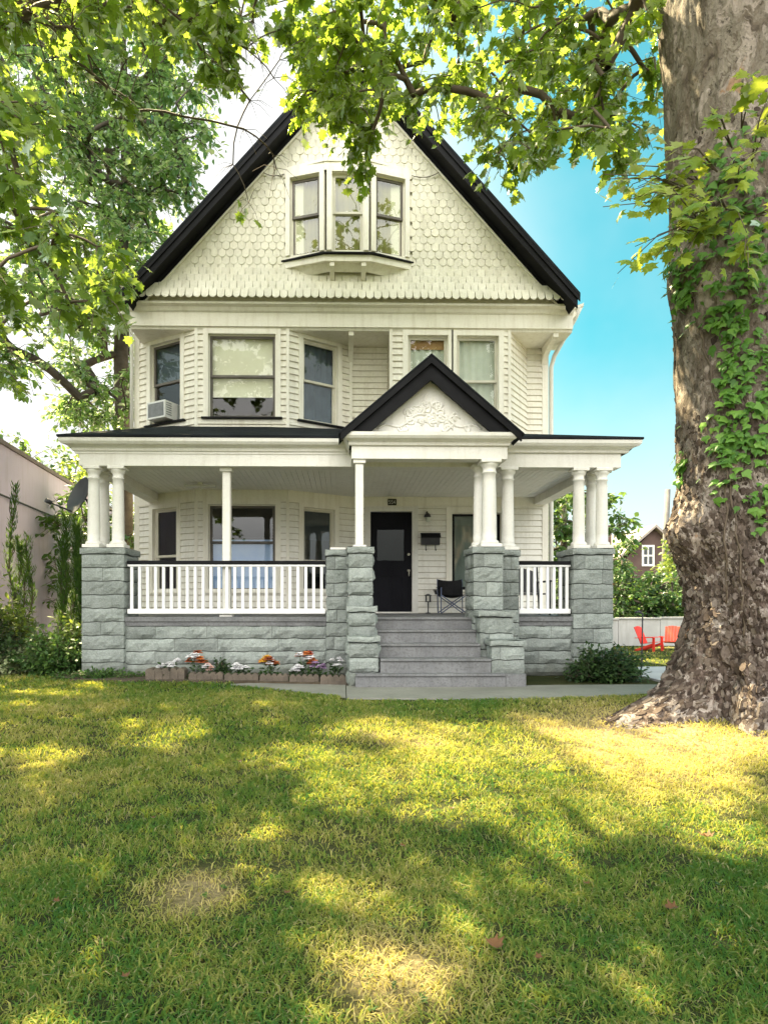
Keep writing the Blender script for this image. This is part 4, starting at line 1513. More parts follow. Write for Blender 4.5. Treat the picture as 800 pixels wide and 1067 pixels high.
# porch ceiling light
CL = empty('ceiling_light', (-2.6, 11.6, 3.40), 'white strip light fixed under the porch ceiling near the bay window', 'light')
b = MB(); b.bbox(-2.88, -2.32, 11.25, 11.37, 3.335, 3.375, .006); b.build('batten', M['ac'], CL)
b = MB(); b.box(-2.64, -2.56, 11.27, 11.35, 3.376, 3.419); b.tube([(-2.6, 11.31, 3.334), (-2.6, 11.31, 3.26)], .012, 6); b.build('mount', M['ceiling'], CL)
# lounge chair behind the right railing
LC_ = empty('porch_lounge_chair', (3.35, 11.2, FLOOR), 'dark metal lounge chair standing behind the short right railing', 'chair')
lx, ly = 3.30, 11.0
b = MB()
for k in range(6):
    t = k / 5
    b.box(lx - .30, lx + .32, ly - .25 + .5 * t - .03, ly - .25 + .5 * t + .03, FLOOR + .36, FLOOR + .385)
b.build('seat', M['dark_metal'], LC_)
b = MB()
b.prism([(lx - .30, ly + .30, FLOOR + .40), (lx + .32, ly + .30, FLOOR + .40), (lx + .30, ly + .46, FLOOR + .80), (lx + .10, ly + .47, FLOOR + .86), (lx - .10, ly + .47, FLOOR + .86), (lx - .28, ly + .46, FLOOR + .80)], (0, .03, .0))
b.build('backrest', M['dark_metal'], LC_)
for s_ in (-.32, .34):
    for yy in (-.26, .30):
        b = MB(); b.tube([(lx + s_, ly + yy, FLOOR), (lx + s_, ly + yy + (.18 if yy > 0 else 0), FLOOR + (.95 if yy > 0 else .58))], .018, 8); b.build('leg', M['dark_metal'], LC_)
    b = MB(); b.bbox(lx + s_ - .03, lx + s_ + .03, ly - .30, ly + .36, FLOOR + .582, FLOOR + .612, .005); b.build('armrest', M['dark_metal'], LC_)

# window air conditioner in the left face of the upper bay
ACO = empty('air_conditioner', bL.p(.62, 4.86, .0), 'white window air conditioner sticking out of the left upstairs bay window', 'air conditioner')
b = MB()
u0, u1, z0, z1 = .47, .95, 4.875, 5.215
bL.box(b, u0, u1, z0, z1, -.2, .24)
b.build('casing', M['ac'], ACO)
b = MB()
for k in range(9):
    z = z0 + .045 + k * .030
    bL.box(b, u0 + .04, u1 - .04, z, z + .016, .241, .248)
bL.box(b, u0 + .03, u1 - .03, z0 + .035, z1 - .035, .2405, .242)
b.build('grille', M['ac_dark'], ACO)
b = MB()
for k in range(6):
    bL.box(b, u1 + .001, u1 + .005, z0 + .06 + k * .045, z0 + .08 + k * .045, .06, .20)
b.build('vents', M['ac_dark'], ACO)

# satellite dish at the porch corner
dc = Vector((-4.33, 10.15, 2.98))
DS = empty('satellite_dish', (-3.98, 10.15, 2.6), 'dark grey satellite dish on an arm at the left porch corner', 'satellite dish')
ax = Vector((-.55, -.75, .35)).normalized()
sx = ax.cross(Vector((0, 0, 1))).normalized(); sy = sx.cross(ax) * -1
b = MB()
for off in (0.0, -.012):
    b.grid(lambda i, j: tuple(dc + (sx * math.cos(2 * math.pi * i) * .27 + sy * math.sin(2 * math.pi * i) * .33) * max(j, .02) + ax * (.07 * j * j - .07 + off)), 28, 6)
b.build('reflector', M['dish'], DS)
b = MB()
lnb = dc + ax * .42 - sy * (-.22 if sy.z < 0 else .22)
lnb.z = dc.z - .18
b.tube([tuple(dc - sy * (.30 if sy.z > 0 else -.30)), tuple(dc + ax * .2 + Vector((0, 0, -.33))), tuple(lnb)], .014, 8)
b.tube([tuple(lnb - ax * .02), tuple(lnb + ax * .07)], .035, 10)
b.build('feed_arm', M['dark_metal'], DS)
b = MB()
b.tube([tuple(dc - ax * .07), tuple(dc - ax * .16), (-4.05, 10.2, 2.62), (-3.95, 10.2, 2.55), (-3.86, 9.98, 2.50)], .02, 8)
b.build('mount', M['dark_metal'], DS)

# ------------------------------------------------------------------ ground
def ground_mesh():
    xs = np.concatenate([np.linspace(-400, -30, 14), np.linspace(-28, -9, 14), np.linspace(-8.6, 9, 90), np.linspace(10, 30, 16), np.linspace(34, 400, 14)])
    ys = np.concatenate([np.linspace(-60, -2, 12), np.linspace(-1.5, 9, 64), np.linspace(9.3, 30, 46), np.linspace(34, 80, 10), np.linspace(100, 900, 8)])
    X, Y = np.meshgrid(xs, ys)
    Z = lawn_h(X, Y)
    V = np.stack([X.ravel(), Y.ravel(), Z.ravel()], 1)
    nx, ny = len(xs), len(ys)
    i, j = np.meshgrid(np.arange(nx - 1), np.arange(ny - 1))
    a = (j * nx + i).ravel()
    T = np.stack([a, a + 1, a + nx + 1, a + nx], 1)
    return np_mesh('lawn', V, T, M['ground'], smooth_=True)


tag(ground_mesh(), kind='structure', label='mown front lawn, partly dry and worn, sloping down from the house')


def sheet(name, poly, dz, mat, nx=30, ny=8, label=None, edge=.05):
    """slab laid on the lawn: poly is 4 corners (x, y); follows the ground"""
    A, B, C, D = [Vector((*p, 0)) for p in poly]
    mb = MB()

    def fn(i, j, d=dz):
        p = (A * (1 - i) + B * i) * (1 - j) + (D * (1 - i) + C * i) * j
        return (p.x, p.y, float(lawn_h(p.x, p.y)) + d)
    mb.grid(fn, nx, ny)
    for (P, Q, n_) in ((A, B, nx), (B, C, ny), (C, D, nx), (D, A, ny)):
        for k in range(n_):
            p, q = P.lerp(Q, k / n_), P.lerp(Q, (k + 1) / n_)
            hp, hq = float(lawn_h(p.x, p.y)), float(lawn_h(q.x, q.y))
            mb.add([(p.x, p.y, hp + dz), (p.x, p.y, hp - edge), (q.x, q.y, hq - edge), (q.x, q.y, hq + dz)], [(0, 1, 2, 3)])
    o = mb.build(name, mat)
    return tag(o, label, kind='structure')


g = .012
sheet('front_walk', [(.05, 7.12), (1.98, 7.00), (1.62, 8.16), (.05, 8.16)], .022, M['concrete'], 12, 8, 'concrete slab walk at the foot of the porch steps')
sheet('side_walk', [(1.98 + g, 7.00), (5.6, 6.95), (5.6, 8.10), (1.62 + g, 8.16)], .020, M['concrete'], 20, 8, 'concrete walk running past the tree toward the drive')
sheet('border_strip', [(-1.55, 8.40), (.04, 7.22), (.04, 8.30), (-1.3, 8.52)], .014, M['concrete'], 12, 4, 'narrow concrete strip in front of the flower bed edging')
sheet('driveway', [(4.45, 8.25), (9.5, 8.25), (11.0, 14.0), (4.6, 14.0)], .03, M['drive'], 16, 12, 'pale concrete driveway right of the porch')
sheet('flower_bed', [(-3.9, 8.85), (.05, 8.40), (.05, 9.38), (-3.9, 9.38)], .03, M['soil'], 20, 4, 'strip of dark garden soil along the porch foundation')

# ------------------------------------------------------------------ grass
def grass():
    pts = []

    def scatter(x0, x1, y0, y1, dens, fov=True):
        n = int((x1 - x0) * (y1 - y0) * dens)
        x = RNG.uniform(x0, x1, n); y = RNG.uniform(y0, y1, n)
        if fov:
            k = (np.abs(x - .02 * y) < .66 * y + .4)
            x, y = x[k], y[k]
        pts.append(np.c_[x, y])

    scatter(-2.6, 2.8, 1.7, 3.2, 10500)
    scatter(-4.2, 4.4, 3.2, 5.0, 5800)
    scatter(-5.6, 5.6, 5.0, 7.6, 3000)
    scatter(-8.5, -0.2, 7.6, 9.4, 1500, False)
    scatter(-9.5, -3.6, 9.4, 13.0, 500, False)
    scatter(4.6, 13, 14.05, 22.5, 120, False)
    an = RNG.uniform(2.4, 5.4, 2600); rd = RNG.uniform(.6, 1.9, 2600)
    pts.append(np.c_[4.2 + np.cos(an) * rd, 6.1 + np.sin(an) * rd * .8])
    P = np.vstack(pts)
    x, y = P[:, 0], P[:, 1]
    bad = ((x > -.03) & (x < 5.7) & (y > 6.99 + .0 * x) & (y < 8.3)) | ((x > -.3) & (y > 8.0) & (y < 9.4) & (x < 4.4)) | ((y > 8.84 - .115 * (x + 3.9)) & (x > -3.95) & (x < 4.4) & (y < 13))
    bad |= (x > -1.5) & (x < 0) & (y > 8.4 - .74 * (x + 1.55))
    bad |= (x > 4.45) & (y > 8.2) & (y < 14)
    d = np.hypot(x - 4.0, y - 6.1)
    bad |= d < .45
    # thin, worn places
    worn = np.zeros(len(x))
    for (a, b_, r, k) in ((-.75, 2.95, .42, .84), (2.9, 5.6, 1.5, .6), (.15, 2.35, .45, .6)):
        worn = np.maximum(worn, k * np.clip(1.25 - np.hypot(x - a, y - b_) / r, 0, 1))
    bad |= RNG.random(len(x)) < worn
    tuft = np.sin(x * 9.1 + 2 * np.sin(y * 7.3)) * np.sin(y * 11.7 + 1.5 * np.sin(x * 6.1))
    bad |= (tuft < -.55) & (RNG.random(len(x)) < .6)
    P, tuft = P[~bad], tuft[~bad]
    x, y = P[:, 0], P[:, 1]
    n = len(x)
    z = lawn_h(x, y) - .004
    far = smooth(3, 9, y)
    L = (.034 + .028 * RNG.random(n) + .010 * tuft) * (1 + .15 * far)
    W = (.0020 + .0026 * RNG.random(n) ** 1.5) * (1 + 1.3 * far)
    a = RNG.uniform(0, 2 * np.pi, n)
    lean = RNG.uniform(.5, 1.7, n)
    dx, dy = np.cos(a), np.sin(a)
    b = RNG.uniform(0, 2 * np.pi, n)
    wx, wy = np.cos(b) * W, np.sin(b) * W
    V = np.zeros((n, 5, 3))
    V[:, 0] = np.c_[x - wx, y - wy, z]
    V[:, 1] = np.c_[x + wx, y + wy, z]
    mx, my, mz = x + dx * L * lean * .32, y + dy * L * lean * .32, z + L * (.66 - .12 * lean)
    V[:, 2] = np.c_[mx - wx * .8, my - wy * .8, mz]
    V[:, 3] = np.c_[mx + wx * .8, my + wy * .8, mz]
    V[:, 4] = np.c_[x + dx * L * lean, y + dy * L * lean, z + L * (1.05 - .42 * lean)]
    T = np.array([(0, 1, 3), (0, 3, 2), (2, 3, 4)])
    TT = (T[None] + (np.arange(n) * 5)[:, None, None]).reshape(-1, 3)
    o = np_mesh('grass', V.reshape(-1, 3), TT, M['grass'])
    tag(o, 'short grass growing over the front lawn', 'grass', kind='stuff')


grass()

# low weeds in the lawn: rosettes of clover and plantain
def weeds():
    P, D, U, S = [], [], [], []
    rr = random.Random(77)
    for _ in range(300):
        y = 1.9 + 5.2 * rr.random() ** 1.4
        x = rr.uniform(-1, 1) * (.66 * y + .2) + .02 * y
        if (x > -.1 and y > 6.8) or math.hypot(x - 4.0, y - 6.1) < 1.0: continue
        z = float(lawn_h(x, y))
        k = rr.randint(4, 9)
        cl_ = rr.random() < .6
        for j in range(k):
            a = rr.uniform(0, 6.283)
            e = rr.uniform(.0, .05) if cl_ else 0
            P.append((x + e * math.cos(a), y + e * math.sin(a), z + (rr.uniform(.015, .035) if cl_ else .008)))
            D.append((math.cos(a), math.sin(a), .2 if cl_ else rr.uniform(.2, .6))); U.append((0, 0, 1)); S.append(rr.uniform(.012, .02) if cl_ else rr.uniform(.022, .038))
    o = leaf_mesh('lawn_weeds', np.array(P), np.array(D), np.array(U), np.array(S), OVAL, M['leaf_mid'])
    tag(o, 'low clover and plantain scattered through the lawn', 'weeds', kind='stuff')


weeds()

# ------------------------------------------------------------------ the big plane tree
TX, TY = 4.25, 6.15


def trunk_axis(z):
    """centre of the trunk at height z"""
    t = max(0.0, z) / 7.2
    return TX - .45 * t - .05 * math.sin(t * 5), TY + .05 * t


def trunk_r(th, z):
    """radius in direction th at height z"""
    r = .575 - .02 * min(z, 4) / 4 - .035 * max(0, z - 4) / 4
    r *= 1 + .035 * math.sin(2 * th + .6 + z * .4) + .03 * math.sin(3 * th - z * .8)
    # buttress roots
    for (a, k, w, h) in ((math.radians(190), 1.15, .27, .36), (math.radians(168), .34, .24, .6), (math.radians(232), .40, .22, .34), (math.radians(268), .30, .28, .38), (math.radians(320), .5, .3, .4), (math.radians(20), .5, .3, .4), (math.radians(95), .5, .35, .4)):
        d = (th - a + math.pi) % (2 * math.pi) - math.pi
        r += k * math.exp(-(d / w) ** 2) * math.exp(-max(z, -.2) / h)
    r += .20 * math.exp(-max(z, 0) / .35)
    # burl on the left side, and a hollow under it
    for (a, zc, k, wa, wz) in ((math.radians(186), 1.92, .20, .42, .24), (math.radians(205), 2.25, .06, .4, .3), (math.radians(182), 1.25, -.06, .7, .28), (math.radians(185), 4.55, .09, .5, .25), (math.radians(250), 3.1, .05, .5, .5)):
        d = (th - a + math.pi) % (2 * math.pi) - math.pi
        r += k * math.exp(-(d / wa) ** 2 - ((z - zc) / wz) ** 2)
    return r


def trunk_pt(th, z, off=0.0):
    cx_, cy_ = trunk_axis(z)
    r = trunk_r(th, z)
    q = Vector((math.cos(th) * 2.0, math.sin(th) * 2.0, z))
    low = 1 - float(smooth(.6, 3.2, z))
    r += (.030 + .02 * low) * mnoise.noise(q * 1.7) + (.012 + .020 * low) * mnoise.noise(q * 5 + Vector((4, 1, 0))) + (.004 + .016 * low) * mnoise.noise(q * 12) + (.004 + .014 * low) * mnoise.cell(q * 13 + Vector((mnoise.noise(q * 4), mnoise.noise(q * 4 + Vector((7, 0, 0))), 0)) * 1.2)
    r += off
    return Vector((cx_ + math.cos(th) * r, cy_ + math.sin(th) * r, z))


PLANE = empty('plane_tree', (TX, TY, 0), 'huge mottled plane tree with ivy on its trunk at the right of the lawn', 'tree')
mb = MB()
nth, zs = 260, list(np.concatenate([np.linspace(-.25, 1.2, 85), np.linspace(1.215, 3.2, 95), np.linspace(3.23, 9.5, 130)]))
for z in zs:
    for k in range(nth):
        mb.v.append(tuple(trunk_pt(2 * math.pi * k / nth, z)))
for i in range(len(zs) - 1):
    for k in range(nth):
        k2 = (k + 1) % nth
        mb.f.append((i * nth + k, i * nth + k2, (i + 1) * nth + k2, (i + 1) * nth + k))
        mb.sm.append(True)
mb.build('trunk', M['bark'], PLANE)

# scaly plates of bark standing off the trunk
fk = MB()
rk_ = random.Random(91)
for _ in range(6400):
    z = -.05 + 3.1 * rk_.random() ** 2.2 if rk_.random() < .955 else rk_.uniform(1.5, 6)
    th = math.radians(rk_.uniform(140, 330))
    sz = (.010 + .030 * rk_.random() ** 2.0) * (1.15 if z < 1.2 else .9)
    c0 = trunk_pt(th, z, .0)
    tx = trunk_pt(th + .02, z) - c0
    tzv = trunk_pt(th, z + .03) - c0
    tx.normalize(); tzv.normalize()
    nn_ = tx.cross(tzv).normalized()
    if nn_.x * math.cos(th) + nn_.y * math.sin(th) < 0: nn_ = -nn_
    k = rk_.randint(5, 8)
    a0 = rk_.uniform(0, 6.283)
    lift = rk_.uniform(.002, .011)
    ringv = []
    for j in range(k):
        a = a0 + 6.283 * j / k
        r_ = sz * rk_.uniform(.6, 1.15)
        q = c0 + tx * (r_ * math.cos(a)) + tzv * (r_ * 1.5 * math.sin(a))
        ringv.append((q, lift * (.6 + .6 * math.sin(a + .8))))
    base_ = [tuple(q - nn_ * .012) for q, l in ringv]
    top_ = [tuple(q + nn_ * (l + .002)) for q, l in ringv]
    fk.add(base_ + top_, [tuple(range(k, 2 * k))] + [(j, (j + 1) % k, k + (j + 1) % k, k + j) for j in range(k)])
fk.build('bark_scales', M['bark_scale'], PLANE)

# crown of the plane tree: places of the leafy twigs
rg = random.Random(21)


def inside(poly, x, y):
    c = False
    j = len(poly) - 1
    for i in range(len(poly)):
        (xi, yi), (xj, yj) = poly[i], poly[j]
        if (yi > y) != (yj > y) and x < (xj - xi) * (y - yi) / (yj - yi) + xi:
            c = not c
        j = i
    return c


def fill(poly, n, y0, y1, holes=()):
    """n crown places in a sight-cone outline, spread through the depths y0..y1"""
    xs = [p[0] for p in poly]; ys = [p[1] for p in poly]
    out = []
    while len(out) < n:
        x, y = rg.uniform(min(xs), max(xs)), rg.uniform(min(ys), max(ys))
        if not inside(poly, x, y): continue
        if any(((x - a) / c) ** 2 + ((y - b_) / d) ** 2 < 1 for a, b_, c, d in holes): continue
        out.append(tuple(site(x, y, rg.uniform(y0, y1))))
    return out


tgt = []
# spray of leaves in front of the gable
tgt += fill([(318, 15), (415, 15), (412, 90), (398, 125), (355, 125), (325, 98)], 40, 7.0, 9.3)
tgt += fill([(374, 130), (390, 130), (384, 175), (376, 160)], 5, 7.5, 8.2)
tgt += fill([(312, 85), (328, 90), (326, 128), (314, 124)], 4, 7.5, 8.2)
# top of the frame
tgt += fill([(290, -60), (700, -60), (690, 10), (560, 35), (470, 40), (330, 25)], 66, 6.2, 9.5, ((520, 25, 20, 14), (440, 5, 14, 12)))
tgt += fill([(490, 30), (560, 20), (670, 15), (668, 70), (640, 110), (595, 150), (562, 182), (530, 195), (512, 150), (498, 90)], 62, 6.5, 9.4, ((488, 110, 16, 26), (560, 95, 13, 14), (645, 45, 14, 16), (520, 60, 13, 12), (590, 60, 12, 12)))
tgt += fill([(600, 50), (690, 50), (690, 130), (650, 165), (610, 150)], 20, 6.2, 8.6, ((640, 90, 10, 12),))
tgt += fill([(300, 40), (345, 20), (400, 30), (400, 120), (330, 110), (318, 90)], 14, 7.4, 9.4)
tgt += fill([(425, 45), (490, 45), (492, 105), (465, 120), (432, 105)], 9, 7.0, 9.0)
# above the frame
for _ in range(290):
    tgt.append((rg.uniform(-2.5, 5.5), rg.uniform(3.6, 9.6), rg.uniform(8.6, 11.6)))
for _ in range(60):
    tgt.append((rg.uniform(3.0, 9.5), rg.uniform(3.0, 10.5), rg.uniform(8.8, 12.0)))
for _ in range(130):
    tgt.append((rg.uniform(-3.5, 8.5), rg.uniform(-3.5, 3.6), rg.uniform(7.2, 11.5)))
stem = [tuple(trunk_axis(z)) + (z,) for z in (.0, 4.0, 8.2, 9.3)] + [(3.2, 6.3, 10.2), (2.6, 6.8, 10.9)]
limbs = [(3.2, 3.6, 9.0), (2.6, 1.2, 8.8), (1.6, -1.0, 8.9), (4.6, 1.6, 9.2), (2.2, 6.9, 9.2), (1.2, 7.4, 9.3), (0.2, 7.7, 9.2), (-.8, 7.6, 9.2), (2.0, 5.4, 9.4), (.8, 4.8, 9.6), (3.6, 7.8, 9.8), (5.0, 6.6, 10)]


def not_shadow_front(P):
    return (P[:, 1] > 6.4) & (P[:, 2] < 8.6)


crown_tree('plane_tree', None, stem, None, limbs + tgt, None, .135, SYC, M['leaf_syc'], M['twig'], per=34, spread=.25, droop=.8, twigs=5, root=PLANE, trunk_obj=False, keep=not_shadow_front, maxr=.11)

# leafy shoots sprouting from the trunk
P, D, U, S = [], [], [], []
mb = MB()
for (px, py, Y, ln, sx_, sz) in ((712, 205, 5.25, .95, -1.0, -.10), (722, 240, 5.2, .80, -1.0, -.20), (700, 195, 5.3, .75, -.8, .06), (705, 225, 5.2, .9, -1.0, -.16), (740, 150, 5.2, .42, -.55, .35), (760, 165, 5.0, .5, .1, .5),
                                 (780, 200, 5.0, .5, .5, .1), (765, 220, 5.0, .45, .2, -.3), (745, 190, 5.0, .4, -.3, .0), (790, 175, 5.0, .5, .4, .4), (730, 225, 5.1, .5, -.7, -.3), (770, 140, 5.2, .4, .2, .3), (725, 175, 5.2, .45, -.8, .3), (735, 215, 5.1, .45, -.4, -.1), (755, 245, 5.1, .45, -.2, -.4), (785, 235, 5.0, .4, .3, -.2), (750, 130, 5.2, .4, -.2, .4), (715, 225, 5.2, .7, -1.0, -.2), (705, 185, 5.3, .6, -1, .05), (790, 150, 5.0, .4, .1, .3)):
    a = site(px + 22, py + 4, Y + .12)
    d = Vector((sx_, -.35, sz)).normalized()
    for rep in range(3):
        dd = (d + Vector((rg.gauss(0, .25), rg.gauss(0, .25), rg.gauss(0, .25)))).normalized()
        e = a + dd * ln
        m_ = a + dd * ln * .5 + Vector((0, 0, .07))
        e.z -= .06
        mb.tube([a, m_, e], [.007, .005, .003], 5)
        n = int(ln * 13)
        for j in range(n):
            u = (j + .8) / n
            p = a * (1 - u) ** 2 + m_ * 2 * u * (1 - u) + e * u * u
            s_ = Vector((rg.gauss(0, .6), rg.gauss(-.2, .5), rg.gauss(-.2, .5)))
            q = s_ + dd * .8 + Vector((0, 0, -.35))
            P.append(tuple(p + s_.normalized() * .05)); D.append(tuple(q)); U.append((rg.gauss(-.2, .5), rg.gauss(-.6, .4), 1)); S.append(rg.uniform(.085, .175))
mb.build('shoots', M['twig'], PLANE)
leaf_mesh('shoot_leaves', np.array(P), np.array(D), np.array(U), np.array(S), SYC, M['leaf_shoot'], PLANE)

# ivy climbing the trunk
IV = empty('ivy', (3.75, 5.58, 1.0), 'ivy creeping up the mottled trunk of the big tree', 'ivy')
P, D, U, S = [], [], [], []
mb = MB()
# each patch: middle of its angle, height, spread in angle and height, number of leaves
for (th_, z_, da, dz_, n) in ((198, 4.35, 12, .22, 44), (192, 4.6, 12, .15, 24), (238, 4.0, 8, .25, 26), (246, 4.4, 10, .25, 26), (238, 3.6, 7, .2, 26), (232, 3.15, 5, .3, 34), (226, 2.70, 8, .2, 40), (240, 2.72, 9, .08, 24), (250, 3.05, 8, .18, 20), (222, 3.9, 5, .12, 10), (212, 5.0, 14, .18, 30), (230, 5.2, 12, .2, 30), (252, 5.0, 12, .3, 30), (226, 4.7, 9, .2, 12), (258, 4.2, 6, .25, 22), (262, 3.3, 6, .25, 22), (256, 2.4, 7, .2, 18), (245, 2.1, 5, .15, 10), (180, 2.62, 6, .12, 18)):
    for _ in range(int(n * 1.7)):
        th = math.radians(th_ + rg.gauss(0, da)); z = z_ + rg.gauss(0, dz_)
        p = trunk_pt(th, z, rg.uniform(.015, .06))
        nrm = Vector((math.cos(th), math.sin(th), 0))
        P.append(tuple(p)); D.append((rg.gauss(0, .6) + nrm.x * .3, rg.gauss(0, .3) + nrm.y * .3, -1 + rg.gauss(0, .5))); U.append((nrm.x + rg.gauss(0, .3), nrm.y + rg.gauss(0, .3), .5 + rg.gauss(0, .3))); S.append(rg.uniform(.05, .115))
for (pts) in ([(228, .9), (231, 1.6), (227, 2.3), (231, 3.0), (236, 3.7), (238, 4.4), (232, 5.1)], [(215, 1.2), (222, 2.0), (226, 2.7), (216, 3.4), (203, 4.1), (196, 4.6)]):
    fine_p = []
    for (a, b_) in zip(pts[:-1], pts[1:]):
        for q in range(8):
            t = q / 8
            fine_p.append(trunk_pt(math.radians(a[0] + (b_[0] - a[0]) * t + 1.2 * math.sin(q * 1.7)), a[1] + (b_[1] - a[1]) * t, .006))
    mb.tube(fine_p, .010, 6)
mb.build('stem', M['twig'], IV)
leaf_mesh('leaves', np.array(P), np.array(D), np.array(U), np.array(S), IVY, M['leaf_ivy'], IV)

# ------------------------------------------------------------------ left maple in front of the house
tgt = fill([(-90, -80), (190, -80), (255, -50), (235, 25), (180, 40), (90, 30), (-90, 90)], 90, 6.0, 8.6, ((15, 45, 26, 22), (150, 40, 18, 14), (210, -10, 14, 14)))
tgt += fill([(-120, 90), (40, 80), (60, 180), (105, 230), (125, 300), (80, 345), (40, 310), (5, 385), (-120, 400)], 92, 5.6, 8.2, ((10, 330, 26, 20), (60, 280, 13, 13), (-20, 230, 22, 20), (30, 150, 14, 18)))
tgt += fill([(200, 20), (240, 10), (240, 70), (222, 90), (205, 60)], 6, 6.8, 8.6)
for _ in range(300):
    tgt.append((rg.uniform(-8.5, -.8), rg.uniform(3.5, 10.2), rg.uniform(7.6, 11.2)))
for _ in range(60):
    tgt.append((rg.uniform(-9, -4.6), rg.uniform(4.5, 9.5), rg.uniform(4.6, 7.6)))
mtrunk = [(-7.6, 7.2, -.2), (-7.55, 7.2, 2.0), (-7.4, 7.1, 4.2), (-7.1, 7.0, 6.4), (-6.6, 6.9, 8.4)]
crown_tree('maple_tree', 'broad maple with large bright leaves hanging in from the left', mtrunk, [.34, .30, .27, .22, .15], [(-5.9, 7.0, 7.6), (-4.8, 7.0, 8.4), (-3.6, 6.8, 8.8), (-2.4, 6.8, 9.0)] + tgt, None, .155, SYC, M['leaf_left'], M['twig'],
           per=32, spread=.28, droop=.8, twigs=5, sides=14, keep=lambda P: (P[:, 1] > 5.5) & (P[:, 2] < 7.4), maxr=.12)

# ------------------------------------------------------------------ trees behind
tgt = fill([(70, -40), (225, -40), (226, 50), (206, 140), (198, 200), (150, 265), (135, 330), (138, 440), (70, 440), (60, 300), (70, 200), (40, 120)], 400, 14.6, 19.0, ((140, 60, 18, 22), (110, 380, 20, 24), (190, 110, 14, 14), (95, 250, 14, 20)))
tgt += fill([(-200, -120), (60, -100), (75, 120), (50, 260), (60, 330), (20, 400), (-200, 380)], 230, 11.6, 15.5)
for _ in range(90):
    tgt.append((rg.uniform(-9.5, -4.8), rg.uniform(13, 18.5), rg.uniform(15, 19)))
crown_tree('locust_tree', 'tall airy tree with small blue-green leaves behind the left side of the house', [(-6.05, 17.0, -.2), (-5.98, 17.0, 4), (-6.05, 16.9, 8), (-5.9, 16.9, 12.5), (-6.0, 16.9, 17)], [.26, .22, .19, .14, .07], tgt, None, .19, OVAL, M['leaf_back'], M['far_bark'],
           per=70, spread=.52, droop=.5, twigs=6, gaps=True, twig_r=.009, sides=10, maxr=.10)


def round_tree(name, label, x, y, h, r, n, leafm, size=.28, per=50, group=None, low=.35, tpl=None, spread=.5):
    t = []
    while len(t) < n:
        a = Vector((rg.uniform(-1, 1), rg.uniform(-1, 1), rg.uniform(-1, 1)))
        if .35 < a.length < 1:
            z = h * (low + (1 - low) * (.5 + .5 * a.z))
            wob = 1 + .25 * math.sin(3 * math.atan2(a.y, a.x) + z)
            t.append((x + a.x * r * wob, y + a.y * r * wob, z))
    z0 = float(lawn_h(x, y))
    return crown_tree(name, label, [(x, y, z0 - .1), (x + .05, y, h * .25), (x, y + .05, h * .5), (x, y, h * .8)], [r * .09, r * .07, r * .055, r * .025], t, None, size, tpl or OVAL, leafm, M['far_bark'], per=per, spread=spread, droop=.4, twigs=5, gaps=False, group=group, twig_r=.008, sides=8, maxr=.08)


# pale trees over the mauve building
G = 'pale trees beyond the mauve building'
round_tree('garden_tree', 'pale green tree top over the middle of the mauve building roof', -13.4, 27, 8.6, 2.3, 60, M['leaf_mid'], .30, 34, G)
round_tree('garden_tree', 'yellow green tree top between the mauve building and the porch', -10.6, 26, 7.4, 1.7, 60, M['leaf_lime'], .28, 34, G)
round_tree('garden_tree', 'dark green tree seen between the left porch columns', -6.9, 17.5, 4.6, 1.5, 70, M['leaf_mid'], .22, 44, G, low=.1)
# right
round_tree('yard_tree', 'bright green tree seen between the right porch columns', 7.6, 21, 6.3, 1.9, 90, M['leaf_mid'], .26, 44, 'trees behind the right of the house', low=.1)
round_tree('yard_tree', 'tall thin blue-green tree rising behind the right corner columns', 8.6, 23.5, 6.6, 1.1, 40, M['leaf_back'], .26, 30, 'trees behind the right of the house', low=.2)


def shrub(name, label, x, y, rx, ry, h, n, leafm, size=.07, tpl=None, group=None, seed=1, spiky=False, z0=None, flat=1.0):
    """bush: many arching stems with leaves along them"""
    rr = random.Random(seed)
    zb = float(lawn_h(x, y)) if z0 is None else z0
    R_ = empty(name, (x, y, zb), label, 'shrub', group)
    P, D, U, S = [], [], [], []
    mb = MB()
    ns = max(10, n // 38)
    for i in range(ns):
        a = rr.uniform(0, 6.283); q = math.sqrt(rr.random())
        bx, by = x + .25 * rx * math.cos(a) * q, y + .25 * ry * math.sin(a) * q
        t = rr.uniform(.25, 1.0) if not spiky else 1
        hh = h * (1 - .55 * q ** 2) * rr.uniform(.65, 1.05) * (t if not spiky else 1)
        e = Vector((x + rx * math.cos(a) * q, y + ry * math.sin(a) * q, zb + hh))
        b0 = Vector((bx, by, zb))
        m_ = (b0 + e) / 2 + Vector((0, 0, .22 * hh))
        mb.tube([b0, m_, e], [.008, .006, .003], 4, cap=False)
        for j in range(n // ns):
            u = .15 + .85 * rr.random()
            p = b0 * (1 - u) ** 2 + m_ * 2 * u * (1 - u) + e * u * u
            s_ = Vector((rr.gauss(0, 1), rr.gauss(0, 1), rr.gauss(.15, .7))).normalized()
            P.append(tuple(p + s_ * rr.uniform(.02, .22) * min(rx, h) * .9))
            D.append((s_.x + .4 * math.cos(a), s_.y + .4 * math.sin(a), s_.z - .15 + (.8 if spiky else 0)))
            U.append((rr.gauss(0, .5), rr.gauss(-.2, .5), 1)); S.append(size * rr.uniform(.6, 1.3))
    P = np.array(P)
    P[:, 2] = np.maximum(P[:, 2], zb + .01)
    mb.build('stems', M['twig'], R_)
    leaf_mesh('foliage', P, np.array(D), np.array(U), np.array(S), tpl or OVAL, leafm, R_)
    return R_


shrub('evergreen_shrub', 'dark rounded shrub at the foot of the right porch pier', 3.75, 8.72, .58, .42, .62, 5200, M['leaf_dark'], .075, seed=3)
